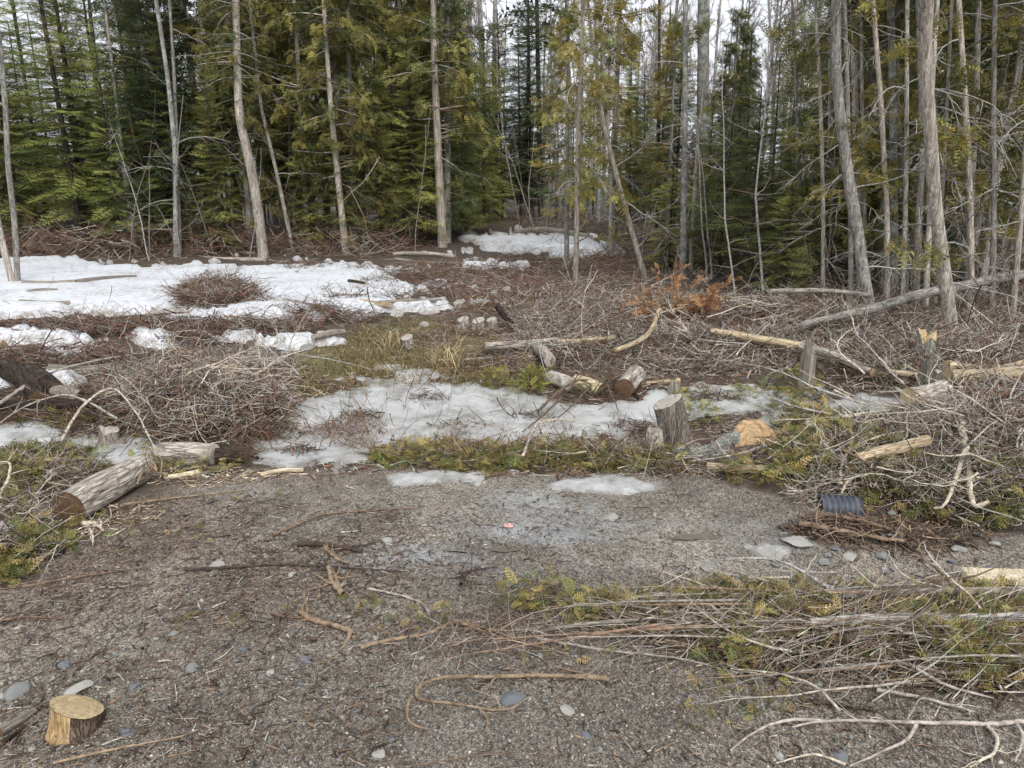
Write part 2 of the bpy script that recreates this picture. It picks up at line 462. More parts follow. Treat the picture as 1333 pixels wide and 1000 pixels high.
# snow and ice
def mat_snow(name, c, dirt, dirt_amt, rough, dscale=9.0, bump=0.5):
    m, nt, b, out = new_mat(name)
    tc = N(nt, "ShaderNodeTexCoord")
    n1 = N(nt, "ShaderNodeTexNoise", Scale=dscale, Detail=9.0, Roughness=0.75); nt.links.new(tc.outputs['Object'], n1.inputs['Vector'])
    n2 = N(nt, "ShaderNodeTexNoise", Scale=1.1, Detail=3.0); nt.links.new(tc.outputs['Object'], n2.inputs['Vector'])
    n3 = N(nt, "ShaderNodeTexNoise", Scale=60.0, Detail=3.0); nt.links.new(tc.outputs['Object'], n3.inputs['Vector'])
    r = N(nt, "ShaderNodeValToRGB"); e = r.color_ramp.elements
    e[0].position = 0.60 - dirt_amt * 0.2; e[0].color = (0, 0, 0, 1); e[1].position = 0.75 - dirt_amt * 0.1; e[1].color = (1, 1, 1, 1)
    ad = N(nt, "ShaderNodeMath", operation='MULTIPLY_ADD'); nt.links.new(n2.outputs['Fac'], ad.inputs[0]); ad.inputs[1].default_value = 0.35; 
    sb = N(nt, "ShaderNodeMath", operation='SUBTRACT'); nt.links.new(n1.outputs['Fac'], sb.inputs[0]); sb.inputs[1].default_value = 0.175
    nt.links.new(sb.outputs[0], ad.inputs[2])
    ath = N(nt, "ShaderNodeAttribute", attribute_name="thin"); a3 = N(nt, "ShaderNodeMath", operation='MULTIPLY_ADD'); a3.inputs[1].default_value = 0.13
    nt.links.new(ath.outputs['Fac'], a3.inputs[0]); nt.links.new(ad.outputs[0], a3.inputs[2]); nt.links.new(a3.outputs[0], r.inputs[0])
    mx = N(nt, "ShaderNodeMixRGB"); nt.links.new(r.outputs[0], mx.inputs[0]); mx.inputs[1].default_value = (*c, 1); mx.inputs[2].default_value = (*dirt, 1)
    cc = mulcol(nt, mx.outputs[0], n3.outputs['Fac'], 0.94, 1.05)
    nt.links.new(cc, b.inputs['Base Color']); b.inputs['Roughness'].default_value = rough
    bp = N(nt, "ShaderNodeBump", Strength=bump, Distance=0.03); nt.links.new(n1.outputs['Fac'], bp.inputs['Height']); nt.links.new(bp.outputs[0], b.inputs['Normal'])
    return m


M_SNOW = mat_snow("old snow", (0.69, 0.715, 0.75), (0.32, 0.28, 0.24), 0.6, 0.7)
M_ICE = mat_snow("grey slush ice", (0.51, 0.515, 0.505), (0.22, 0.205, 0.18), 0.85, 0.34, 5.0, 0.3)

# ------------------------------------------------------------ object helpers
def tag(o, label=None, cat_=None, group=None, kind=None):
    if label: o['label'] = label
    if cat_: o['category'] = cat_
    if group: o['group'] = group
    if kind: o['kind'] = kind
    return o


def link(name, me, parent=None):
    o = bpy.data.objects.new(name, me); COL.objects.link(o)
    if parent: o.parent = parent
    return o


def empty(name, loc=(0, 0, 0)):
    o = bpy.data.objects.new(name, None); o.location = loc; o.empty_display_size = 0.1
    COL.objects.link(o); return o


def copy_tree(o, parent=None):
    c = o.copy(); COL.objects.link(c)
    if parent: c.parent = parent
    for ch in list(o.children): copy_tree(ch, c)
    return c


# ------------------------------------------------------------ ground sheet
SNOW_POLY = [
    [(-200, 336), (60, 336), (200, 343), (330, 342), (430, 340), (500, 346), (540, 353), (530, 362), (560, 380), (590, 396), (575, 406), (500, 410), (430, 424), (340, 421), (230, 417), (110, 414), (-200, 420)],
    [(-100, 428), (60, 431), (140, 441), (120, 450), (40, 447), (-100, 445)],
    [(30, 457), (105, 461), (108, 469), (40, 468)],
    [(168, 436), (205, 430), (245, 441), (230, 449), (180, 447)],
    [(240, 430), (360, 436), (345, 446), (250, 446)], [(345, 441), (465, 436), (462, 452), (420, 456), (350, 448)],
    [(50, 487), (100, 492), (112, 512), (70, 505)], [(-30, 478), (22, 482), (18, 500), (-30, 505)],
    [(336, 507), (378, 511), (385, 524), (345, 527)],
    [(570, 298), (660, 302), (770, 304), (815, 324), (795, 337), (735, 337), (690, 330), (640, 326), (590, 316)], [(600, 345), (700, 340), (705, 346), (610, 352)], [(560, 366), (620, 362), (625, 368), (570, 373)], [(600, 376), (640, 374), (640, 380), (600, 382)], [(520, 420), (560, 418), (560, 424), (520, 426)], [(560, 332), (600, 327), (620, 329), (590, 335)], [(560, 345), (650, 336), (640, 344)],
    [(470, 352), (560, 344), (566, 352), (500, 362)], [(600, 390), (640, 392), (630, 400), (600, 400)],
]
ICE_POLY = [
    [(372, 520), (430, 508), (520, 492), (620, 503), (700, 513), (760, 520), (860, 512), (930, 500), (1080, 505), (1150, 512), (1140, 530), (1010, 534), (940, 545), (860, 558), (770, 572), (640, 576), (520, 582), (430, 566), (380, 545)],
    [(325, 572), (400, 562), (480, 578), (495, 604), (400, 612), (330, 604)],
    [(-150, 545), (60, 546), (150, 560), (235, 566), (225, 596), (120, 600), (60, 585), (-150, 575)],
    [(240, 560), (330, 556), (330, 568), (250, 572)],
    [(500, 619), (600, 613), (715, 606), (722, 612), (640, 622), (590, 626), (510, 626)], [(700, 629), (770, 626), (855, 628), (845, 633), (720, 634)],
    [(420, 478), (450, 484), (530, 505), (500, 508)], [(450, 460), (500, 470), (560, 492), (530, 492)],
    [(975, 712), (1030, 712), (1040, 722), (1000, 730)],
]
ROAD_POLY = [(-900, 1900), (-900, 1300), (-300, 860), (0, 752), (70, 712), (150, 650), (330, 612), (500, 612), (900, 618), (1040, 655), (1150, 680), (1333, 700), (2200, 740), (2200, 1900)]
GRASS_POLY = [(380, 455), (470, 425), (560, 412), (660, 415), (660, 450), (640, 495), (560, 500), (470, 505), (360, 500)]

ang = np.unique(np.concatenate([np.linspace(-PI, -0.72, 60), np.linspace(-0.72, 0.72, 560), np.linspace(0.72, PI, 60)]))
ang = ang[:-1]
rr_ = [0.4]
while rr_[-1] < 500:
    r0 = rr_[-1]
    rr_.append(r0 + max(0.03, min(0.0045 * r0 * r0 / 2.0, 0.05 * r0)) if r0 < 35 else r0 * 1.09)
rr_ = np.array(rr_)
A, R = np.meshgrid(ang, rr_)
GX, GY = R * np.sin(A), R * np.cos(A)
GZ = height(GX, GY)
nr, na = GX.shape
print("ground grid", nr, na)
V = np.stack([GX, GY, GZ], -1)
U_, V_ = project(V)
front = GY > 0.6
nz = fbm(GX, GY, 2.2, 4, 31)
nz2 = fbm(GX, GY, 7.0, 3, 55)
road = np.clip(sdpoly(U_, V_, ROAD_POLY) / 14 + 0.5 + nz * 1.2, 0, 1) * (V_ > 560)
road = np.where(GY < 1.2, 1.0, road)
patch = np.clip(0.5 + 1.6 * fbm(GX, GY, 0.9, 4, 41), 0, 1)
grass = np.clip(sdpoly(U_, V_, GRASS_POLY) / 30 + nz * 1.3, 0, 1) * front
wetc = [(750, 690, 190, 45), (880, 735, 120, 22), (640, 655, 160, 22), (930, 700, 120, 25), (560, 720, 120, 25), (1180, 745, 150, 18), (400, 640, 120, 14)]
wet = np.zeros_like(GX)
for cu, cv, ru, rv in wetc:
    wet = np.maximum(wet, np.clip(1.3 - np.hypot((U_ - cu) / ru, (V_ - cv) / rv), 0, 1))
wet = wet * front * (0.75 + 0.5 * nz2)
depth = np.clip((GY - 3) / 20, 0, 1)
c_road = np.array([0.205, 0.180, 0.148]); c_brown = np.array([0.120, 0.086, 0.060]); c_lit = np.array([0.090, 0.067, 0.049]); c_grass = np.array([0.15, 0.125, 0.055])
leftish = np.clip((520 - U_) / 400 + nz * 0.7, 0, 1) * np.clip((900 - V_) / 150, 0, 1) * front
cr_ = c_road[None, None] * (1 - leftish[..., None] * 0.7) + c_brown * leftish[..., None] * 0.7
cr_ = cr_ * (0.80 + 0.32 * patch)[..., None]; stk = np.clip(0.45 + 2.2 * fbm(GX * 0.8 + 3, GY * 2.6, 1.6, 4, 63), 0, 1); sheen_k = (np.clip(wet * 1.3, 0, 1) * stk)[..., None]; cr_ = cr_ * (1 - sheen_k) + np.array([0.265, 0.265, 0.26]) * sheen_k  # pale silt grey streaks paint the wet road's sky sheen into the colour
shade_dirt = np.clip(1.25 - np.hypot((U_ - 1130) / 270, (V_ - 832) / 52), 0, 1) * 1.5 + np.clip(1.2 - np.hypot((U_ - 1180) / 150, (V_ - 690) / 24), 0, 1)  # gap shade under the near pile painted dark, plus the dirt bank's darker soil
cr_ = cr_ * (1 - 0.55 * np.clip(shade_dirt + nz * 0.4, 0, 1) * front)[..., None]
cr_ = cr_
cc_ = c_lit[None, None] * (1 - grass[..., None]) + c_grass * grass[..., None]
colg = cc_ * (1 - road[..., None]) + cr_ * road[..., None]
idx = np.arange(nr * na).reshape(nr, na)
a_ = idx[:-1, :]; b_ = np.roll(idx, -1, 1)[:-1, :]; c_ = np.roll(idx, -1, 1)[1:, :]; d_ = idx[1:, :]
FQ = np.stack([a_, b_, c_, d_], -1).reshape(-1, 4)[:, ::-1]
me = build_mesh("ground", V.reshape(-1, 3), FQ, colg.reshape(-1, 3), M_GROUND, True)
for nm, arr in (("wet", wet), ("gravel", road * (1 - 0.85 * np.clip(sheen_k[..., 0], 0, 1)))):
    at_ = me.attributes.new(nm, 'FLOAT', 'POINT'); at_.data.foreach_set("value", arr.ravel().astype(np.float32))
# centre cap under the viewpoint
tag(link("ground", me), kind='structure')

def sheet(name, polys, thick, mat, level=None, amp=1.0, vmax=760, soft=15.0):
    sd = np.full(GX.shape, -1e9)
    for p in polys:
        sd = np.maximum(sd, sdpoly(U_, V_, p))
    nn = fbm(GX, GY, 1.1, 5, 77) * 30 * amp + fbm(GX, GY, 4.2, 4, 99) * 30 * amp - 2
    if name == 'snow': nn = nn - 10 * np.clip((U_ - 360) / 220, 0, 1) * (U_ < 545) - 3
    nn = np.where((V_ < 345) & (U_ > 560), nn * 0.8 - 2, nn)
    k = np.clip((sd + nn) / soft, -1, 1)
    k = np.where(front & (GY < 45), k, -1)
    if level is None:
        z = np.where(k > 0, GZ + 0.003 + thick * np.abs(k) ** 0.75 + 0.014 * fbm(GX, GY, 4.0, 3, 12) * k, GZ + 0.003 + 0.04 * k)
    else:
        z = np.where(k > 0, np.maximum(GZ + 0.004, level + 0 * GZ) + 0.012 * k, GZ + 0.004 + 0.03 * k)
    P = np.stack([GX, GY, z], -1).reshape(-1, 3)
    kf = k.reshape(-1)[FQ].max(1) > -0.99
    F = FQ[kf]
    us, inv = np.unique(F, return_inverse=True)
    me = build_mesh(name, P[us], inv.reshape(F.shape), None, mat, True)
    th = me.attributes.new('thin', 'FLOAT', 'POINT'); th.data.foreach_set('value', np.clip(1 - k.reshape(-1)[us], 0, 1).astype(np.float32))
    return tag(link(name, me), kind='structure')


sheet("snow", SNOW_POLY, 0.115, M_SNOW)
sheet("ice", ICE_POLY, 0.03, M_ICE, level=-0.07, amp=1.15)

# ------------------------------------------------------------ foliage templates
def rhomb(p, d, w, L, nrm):
    """leaf-like 4-vertex face"""
    s = np.cross(d, nrm); s = s / (np.linalg.norm(s) + 1e-9)
    return [p, p + d * L * 0.45 + s * w, p + d * L, p + d * L * 0.45 - s * w]


def make_fan(levels_n, sub_n, w, droop, seed, ang_=0.65):
    """flat spray: axis +Y, length 1"""
    rg = np.random.default_rng(seed)
    Q = []
    up = np.array([0, 0, 1.0])
    def axis(t): return np.array([0.06 * math.sin(3 * t + seed), t, -droop * t * t])
    for k in range(levels_n):
        t0, t1 = k / levels_n, (k + 1) / levels_n
        p, q = axis(t0), axis(t1)
        d = (q - p); L = np.linalg.norm(d); Q.append(rhomb(p, d / L, w * 0.5, L * 1.05, up))
        for s in (-1, 1):
            t = t0 + (0.5 if s > 0 else 0.2) / levels_n
            l = 0.46 * (1 - t) ** 0.7 * min(1, 0.45 + 2.2 * t) * rg.uniform(0.75, 1.1) + 0.05
            a = ang_ * rg.uniform(0.85, 1.15)
            d = np.array([s * math.sin(a + 0.25), math.cos(a + 0.25), rg.uniform(-0.25, 0.1)]); d /= np.linalg.norm(d)
            nrm = unit(up + rg.normal(0, 0.35, 3))
            pb = axis(t)
            Q.append(rhomb(pb, d, w, l, nrm))
            for j in range(sub_n):
                tt = (j + 0.7) / (sub_n + 0.7)
                for s2 in (-1, 1):
                    if sub_n > 2 and rg.random() < 0.12: continue
                    l2 = l * 0.42 * (1 - tt * 0.7)
                    a2 = 0.75 * s2
                    d2 = np.array([d[0] * math.cos(a2) - d[1] * math.sin(a2), d[0] * math.sin(a2) + d[1] * math.cos(a2), d[2] + rg.uniform(-0.3, 0.1)])
                    Q.append(rhomb(pb + d * l * tt, unit(d2), w * 0.75, l2, nrm))
    Vq = np.array(Q).reshape(-1, 3)
    return Vq, np.arange(len(Vq)).reshape(-1, 4)


FIR_T = [make_fan(14, 3, 0.0115, 0.16, s, 0.85) for s in (1, 2, 3)]
FIR_FAR = [make_fan(7, 1, 0.030, 0.16, s, 0.85) for s in (4, 5)]
CED_T = [make_fan(5, 1, 0.050, 0.25, s, 0.6) for s in (6, 7, 8)]
CED_N = [make_fan(6, 2, 0.036, 0.2, s, 0.6) for s in (9, 10, 11)]


def place(templates, P, D, L, col, rng, roll=0.5, wide=1.0):
    """put sprays at P pointing along D with size L"""
    parts = []
    pickt = rng.integers(0, len(templates), len(P))
    D = unit(D)
    ref = np.array([0, 0, 1.0]) + rng.normal(0, roll, (len(P), 3))
    X = unit(np.cross(D, ref)); Z = np.cross(X, D)
    for t, (TV, TF) in enumerate(templates):
        s = np.where(pickt == t)[0]
        if not len(s): continue
        loc = TV[None] * L[s][:, None, None]
        W = P[s][:, None, :] + loc[..., 0:1] * wide * X[s][:, None] + loc[..., 1:2] * D[s][:, None] + loc[..., 2:3] * Z[s][:, None]
        F = TF[None] + (np.arange(len(s)) * len(TV))[:, None, None]
        C = np.repeat(col[s], len(TV), 0)
        parts.append((W.reshape(-1, 3), F.reshape(-1, 4), C))
    return cat(parts)


def shades(n, cols, rng, var=0.25):
    c = np.array(cols)[rng.integers(0, len(cols), n)]
    return np.clip(c * (1 + rng.normal(0, var, (n, 1))), 0.004, 0.6)


FIR_C = [(0.13, 0.16, 0.055), (0.165, 0.20, 0.063), (0.11, 0.14, 0.058), (0.21, 0.24, 0.072)]
FIR_B = [(0.21, 0.25, 0.077), (0.27, 0.31, 0.09), (0.155, 0.20, 0.068), (0.34, 0.37, 0.105), (0.38, 0.39, 0.115)]
FIR_L = [(0.34, 0.355, 0.11), (0.28, 0.305, 0.10), (0.41, 0.41, 0.13), (0.23, 0.25, 0.08)]
FIR_D = [(0.075, 0.105, 0.05), (0.095, 0.13, 0.058), (0.08, 0.11, 0.056)]
CED_C = [(0.26, 0.25, 0.08), (0.17, 0.18, 0.06), (0.30, 0.26, 0.075), (0.13, 0.15, 0.055)]
CED_Y = [(0.36, 0.28, 0.075), (0.26, 0.24, 0.07), (0.38, 0.31, 0.09), (0.18, 0.20, 0.06), (0.32, 0.30, 0.09)]
CED_D = [(0.115, 0.13, 0.05), (0.16, 0.165, 0.055), (0.085, 0.11, 0.045)]


def fir_parts(H, Rb, z0, dz, cols, seed, tmpl=FIR_T, droop=0.12, nper=5):
    rg = np.random.default_rng(seed)
    P, D, L, C = [], [], [], []
    z = z0
    while z < H - 0.15:
        f = (z - z0) / (H - z0)
        n = nper + rg.integers(-1, 2)
        a0 = rg.uniform(0, 2 * PI)
        for k in range(n):
            a = a0 + 2 * PI * k / n + rg.normal(0, 0.25)
            l = Rb * (1 - f) ** 0.75 * rg.uniform(0.6, 1.12) + 0.12
            if f < 0.12: l *= rg.uniform(0.4, 1)
            el = -droop * (1 - f) + 0.5 * f + rg.normal(0, 0.1)
            P.append((0, 0, z + rg.normal(0, 0.04))); D.append((math.cos(a) * math.cos(el), math.sin(a) * math.cos(el), math.sin(el))); L.append(l)
        z += dz * rg.uniform(0.7, 1.3)
    P, D, L = np.array(P), np.array(D), np.array(L)
    C = shades(len(P), cols, rg)
    # start foliage some way out on the limb
    off = np.minimum(0.10 * L, 0.12)
    crown = place(tmpl, P + D * off[:, None], D, L - off, C, rg, 0.32, 0.95)
    # limbs as thin bare sticks reaching from the stem
    lp = np.stack([P, P + D * L[:, None] * 0.35, P + D * L[:, None] * 0.75 + np.array([0, 0, -0.1]) * L[:, None]], 1)
    limbs = tubes(lp, np.stack([0.008 + 0.007 * L, 0.005 + 0.004 * L, 0.003 + 0 * L], 1), 3, pick(len(P), {'dark': 2, 'brown': 1}, rg))
    # dead lower whisks
    nd = int(16 * z0) + 6
    zd = rg.uniform(0.3, z0 + 0.6, nd); ad = rg.uniform(0, 2 * PI, nd)
    dp = np.stack([0 * zd, 0 * zd, zd], 1); dd = np.stack([np.cos(ad), np.sin(ad), rg.uniform(-0.35, 0.1, nd)], 1)
    dead = tubes(curves(dp, dd, rg.uniform(0.4, 1.3, nd), 4, 0.12, rg), np.tile([0.009, 0.006, 0.004, 0.002], (nd, 1)), 3, pick(nd, {'grey': 2, 'brown': 2, 'dark': 1}, rg))
    return crown, limbs, dead


def trunk_geo(path, radii, sides=10, rough=0.06, rng=RNG, flare=0.35, seed=0):
    """one trunk or log skin along a path with uneven girth; returns V,F (local as given)"""
    P = np.array(path, float); n = len(P)
    seg = np.concatenate([[0], np.cumsum(np.linalg.norm(np.diff(P, axis=0), axis=1))])
    K = max(6, int(seg[-1] / 0.22) + 1) if seg[-1] > 1.0 else 10
    t = np.linspace(0, seg[-1], K)
    Q = np.stack([np.interp(t, seg, P[:, i]) for i in range(3)], 1)
    if n > 2:
        for _ in range(3): Q[1:-1] = (Q[:-2] + 2 * Q[1:-1] + Q[2:]) / 4
    R = np.interp(t, seg, radii) * (1 + flare * np.exp(-t / 0.12))
    Vt, Ft, _ = tubes(Q[None], R[None], sides)
    ctr = np.repeat(Q, sides, 0)
    a = np.tile(np.arange(sides), K); ks = np.repeat(np.arange(K), sides)
    nn = vnoise(np.cos(a * 2 * PI / sides) * 1.6 + seed * 3.1, np.sin(a * 2 * PI / sides) * 1.6 + ks * 0.35, seed) * rough \
        + vnoise(a * 1.7 + seed, ks * 0.9, seed + 5) * rough * 0.6
    Vt = ctr + (Vt - ctr) * (1 + nn)[:, None]
    return Vt, Ft, Q, R


# ------------------------------------------------------------ tree stock
def stock(name, trunk_mesh, crown_mesh, extra=None, tmat=None):
    root = empty(name)
    link("trunk", trunk_mesh, root)
    if crown_mesh: link("crown", crown_mesh, root)
    for nm, me in (extra or []): tag(link(nm, me, root), kind='stuff')
    return root


def simple_trunk(H, r, mat, seed, lean=0.02, name="trunk"):
    rg = np.random.default_rng(seed)
    pts = [(0, 0, -0.15)]
    x = y = 0
    for k in range(1, 7):
        x += rg.normal(0, lean * H / 6 * 2); y += rg.normal(0, lean * H / 6 * 2); pts.append((x, y, H * k / 6))
    Vt, Ft, Q, R = trunk_geo(pts, np.linspace(r, r * 0.25, 7), 7, 0.08, seed=seed)
    return build_mesh(name, Vt, Ft, None, mat, True), Q


def make_fir(seed, H, Rb, z0, cols, tmpl=FIR_T, dz=0.2, nper=5):
    cr, lb, dd = fir_parts(H, Rb, z0, dz, cols, seed, tmpl, nper=nper)
    tm, Q = simple_trunk(H, 0.022 + 0.0065 * H, M_DARKB, seed, 0.0)
    Vc, Fc, Cc = cat([cr]); cm = build_mesh("crown", Vc, Fc, Cc, M_LEAF)
    Vb, Fb, Cb = cat([lb, dd]); bm = build_mesh("limbs", Vb, Fb, Cb, M_TWIG)
    return tm, cm, bm


def cedar_crown(seed, H, z0, Rm, cols, nb=70, nsp=16, size=0.30, sparse=False):
    rg = np.random.default_rng(seed)
    z = rg.uniform(z0, H, nb); a = rg.uniform(0, 2 * PI, nb)
    f = (z - z0) / (H - z0)
    L = Rm * (0.55 + 0.6 * np.sin(np.clip(f * 2.4 + 0.5, 0, PI))) * (1 - 0.7 * f ** 2) * rg.uniform(0.6, 1.15, nb)
    p0 = np.stack([0 * z, 0 * z, z], 1); d0 = np.stack([np.cos(a), np.sin(a), rg.uniform(-0.3, 0.35, nb)], 1)
    C_ = curves(p0, d0, L, 6, 0.10, rg, grav=-0.06)
    lb = tubes(C_, np.linspace(0.018, 0.004, 6)[None] * (0.6 + 0.5 * L[:, None]), 3, pick(nb, {'grey': 3, 'pale': 1, 'brown': 1}, rg))
    # sprays hang in bunches along the outer two thirds
    bi = np.repeat(np.arange(nb), nsp)
    t = rg.beta(2.2, 1.2, len(bi)) * 4.98
    k = t.astype(int); fr = (t - k)[:, None]
    P = C_[bi, k] * (1 - fr) + C_[bi, k + 1] * fr + rg.normal(0, 0.07, (len(bi), 3))
    D = unit(C_[bi, k + 1] - C_[bi, k]) + rg.normal(0, 0.65, (len(bi), 3)) + np.array([0, 0, -0.45])
    col = shades(nb, cols, rg)[bi] * (1 + rg.normal(0, 0.22, (len(bi), 1)))
    cr = place(CED_T, P, D, size * rg.uniform(0.55, 1.25, len(bi)), np.clip(col, 0.01, 0.6), rg, 0.9)
    Vc, Fc, Cc = cr
    Vb, Fb, Cb = lb
    return build_mesh("crown", Vc, Fc, Cc, M_LEAF), build_mesh("limbs", Vb, Fb, Cb, M_TWIG)


def bare_tree(seed, H, r, forks=True, tint=None):
    rg = np.random.default_rng(seed)
    tm, Q = simple_trunk(H, r, M_LICH, seed, 0.012)
    n = 34
    k = rg.integers(len(Q) // 4, len(Q) - 1, n); p0 = Q[k]
    a = rg.uniform(0, 2 * PI, n); f = k / len(Q)
    d0 = np.stack([np.cos(a) * 0.6, np.sin(a) * 0.6, rg.uniform(0.4, 1.1, n)], 1)
    L = (1 - f * 0.6) * rg.uniform(0.8, 2.6, n) * H / 12
    C1 = curves(p0, d0, L, 6, 0.10, rg, 0.05)
    t1 = tubes(C1, np.linspace(0.022, 0.006, 6)[None] * (0.6 + 0.25 * L[:, None]), 3, pick(n, tint or {'grey': 3, 'silver': 1, 'brown': 1}, rg))
    m_ = 18; bi = np.repeat(np.arange(n), m_); kk = rg.integers(1, 5, len(bi))
    d1 = unit(C1[bi, kk + 1] - C1[bi, kk]) + rg.normal(0, 0.5, (len(bi), 3)) + np.array([0, 0, 0.25])
    C2 = curves(C1[bi, kk], d1, L[bi] * rg.uniform(0.2, 0.55, len(bi)), 4, 0.14, rg)
    t2 = tubes(C2, np.tile([0.009, 0.007, 0.005, 0.003], (len(bi), 1)), 3, pick(len(bi), tint or {'grey': 3, 'brown': 2}, rg))
    Vb, Fb, Cb = cat([t1, t2])
    return tm, build_mesh("crown", Vb, Fb, Cb, M_TWIG)


def root_of(name, tm, cm, bm=None):
    return stock(name, tm, cm, [("limbs", bm)] if bm else None)



FIRS = [root_of("fir_tree", *make_fir(100 + i, H, Rb, z0, c, tm, dz, npr)) for i, (H, Rb, z0, c, tm, dz, npr) in enumerate([
    (10.0, 1.55, 1.2, FIR_B, FIR_T, 0.31, 6), (8.0, 1.35, 0.9, FIR_B, FIR_T, 0.27, 6), (11.0, 1.5, 1.8, FIR_C, FIR_T, 0.28, 6),
    (9.0, 1.45, 0.9, FIR_L, FIR_T, 0.24, 7), (10.0, 1.8, 1.2, FIR_D, FIR_T, 0.21, 6)])]
PINE = root_of("pine_tree", *make_fir(130, 19.0, 3.2, 8.0, FIR_D, FIR_FAR, 0.75, 5))
YOUNG = [root_of("young_fir_tree", *make_fir(120 + i, H, Rb, z0, c, FIR_T, 0.14, 6)) for i, (H, Rb, z0, c) in enumerate([
    (2.6, 0.95, 0.15, FIR_L), (3.6, 1.15, 0.25, FIR_C)])]
def make_cedar(seed, H, z0, Rm, cols, nb, nsp, size, mat, r):
    tm, Q = simple_trunk(H, r, mat, seed, 0.006)
    cm, bm = cedar_crown(seed, H, z0, Rm, cols, nb, nsp, size)
    return root_of("cedar_tree", tm, cm, bm)


CEDARS = [make_cedar(140, 10, 2.2, 1.5, CED_C, 105, 27, 0.27, M_CEDARP, 0.12), make_cedar(141, 9, 1.5, 1.4, CED_C, 95, 26, 0.26, M_CEDAR, 0.11),
          make_cedar(142, 9, 2.0, 1.4, CED_Y, 80, 22, 0.26, M_CEDAR, 0.10), make_cedar(143, 11, 1.0, 1.5, CED_D, 115, 26, 0.29, M_CEDAR, 0.12)]
BARES = [stock("bare_tree", *bare_tree(160 + i, H, r)) for i, (H, r) in enumerate([(16, 0.13), (14, 0.09), (18, 0.18), (12, 0.07)])]
STOCKS = FIRS + YOUNG + CEDARS + BARES
used = set()


def plant(src, x, y, s=1.0, rz=None, label=None, cat_='tree', group=None, rnd=random, tilt=0.03):
    if id(src) in used: o = copy_tree(src)
    else: used.add(id(src)); o = src
    o.location = (x, y, float(height(x, y)) - 0.03)
    o.rotation_euler = (rnd.uniform(-tilt, tilt), rnd.uniform(-tilt, tilt), rnd.uniform(0, 6.28) if rz is None else rz)
    o.scale = (s, s, s)
    tag(o, label, cat_, group)
    return o


# positions: (u, v of base, which, scale)
def W(u, d, lat=0.0):
    """plan position from bearing mark and distance"""
    return ((u - CX) / F_PX * (d / cp) + lat, d)


MARKS = [(80, "the forked grey sapling"), (200, "the layered green fir"), (270, "the double-stemmed grey tree"), (370, "the tan leaning cedar"),
         (450, "the straight pale cedar"), (520, "the back-leaning pale trunk"), (620, "the whiskery dark trunk"), (720, "the snowy track end"),
         (790, "the golden-crowned cedar"), (870, "the leaning bare pole"), (950, "the mottled grey trunk"), (1060, "the bright young fir"),
         (1130, "the big leaning grey cedar"), (1190, "the blotchy white and grey trunk"), (1250, "the bowed brightest cedar"), (9999, "the outermost leaning trunk")]
LAB = {
    'fl': ("dark green fir", "firs in the wood"), 'cl': ("olive drooping cedar", "cedars in the wood"), 'cm': ("dark spiky fir", "firs in the wood"),
    'cr': ("dense olive-green conifer", "conifers behind the brush"), 'fr': ("dark fir", "firs in the wood"),
    'bf': ("bare grey hardwood against the sky", "bare trees against the sky"), 'bl': ("thin bare grey tree", "bare trees in the wood"),
}


def near_mark(u):
    return next(t for lim, t in MARKS if u < lim)


rp = random.Random(11)
def many(n, u0, u1, d0, d1, srcs, key, s0=0.8, s1=1.15, mind=0.9, taken=[]):
    k = tries = 0
    while k < n and tries < n * 30:
        tries += 1
        u = rp.uniform(u0, u1); d = d0 + (d1 - d0) * rp.random() ** 0.9
        x, y = W(u, d)
        if any((x - a) ** 2 + (y - b) ** 2 < mind ** 2 for a, b in taken): continue
        taken.append((x, y)); k += 1
        sc_ = rp.uniform(s0, s1)
        lab = ("tall " if sc_ > (s0 + s1) / 2 else "shorter ") + LAB[key][0] + (" close behind " if d < (d0 + d1) / 2 else " well behind ") + near_mark(u)
        plant(rp.choice(srcs), x, y, sc_, rp.uniform(0, 6.28), lab, 'tree', LAB[key][1], rp)


# tall background (bare, pale) then dense belts
many(76, 560, 1120, 34, 66, BARES, 'bf', 0.8, 1.3, 1.0)
many(14, 300, 600, 40, 60, BARES, 'bf', 0.9, 1.3, 1.2)
many(22, -150, 500, 20.5, 32, [BARES[1], BARES[3]], 'bl', 0.55, 0.8)
many(40, -260, 250, 20.8, 34, [FIRS[0], FIRS[1], FIRS[2], FIRS[0], FIRS[4]], 'fl', 0.8, 1.15, 1.45)
many(34, 230, 590, 21.5, 35, [CEDARS[0], CEDARS[1], CEDARS[0], CEDARS[3], FIRS[3]], 'cl', 0.85, 1.15, 1.2)
many(7, 560, 650, 26, 38, [FIRS[3]], 'fl', 0.6, 0.85, 1.4)
many(20, 590, 860, 33, 48, [FIRS[4], FIRS[2], FIRS[0], CEDARS[3]], 'cm', 0.5, 0.78, 1.3)
many(24, 800, 1070, 21, 44, [FIRS[0], FIRS[4], CEDARS[3], FIRS[2]], 'fr', 0.45, 0.75, 1.2)
many(50, 1040, 1600, 14.5, 32, [CEDARS[3], CEDARS[1], CEDARS[0], CEDARS[2], FIRS[0]], 'cr', 0.85, 1.15, 1.1)

# ones that stand out
def solo(src, u, d, s, label, name=None, rz=None):
    x, y = W(u, d); o = plant(src, x, y, s, rz, label, 'tree', None, rp)
    return o


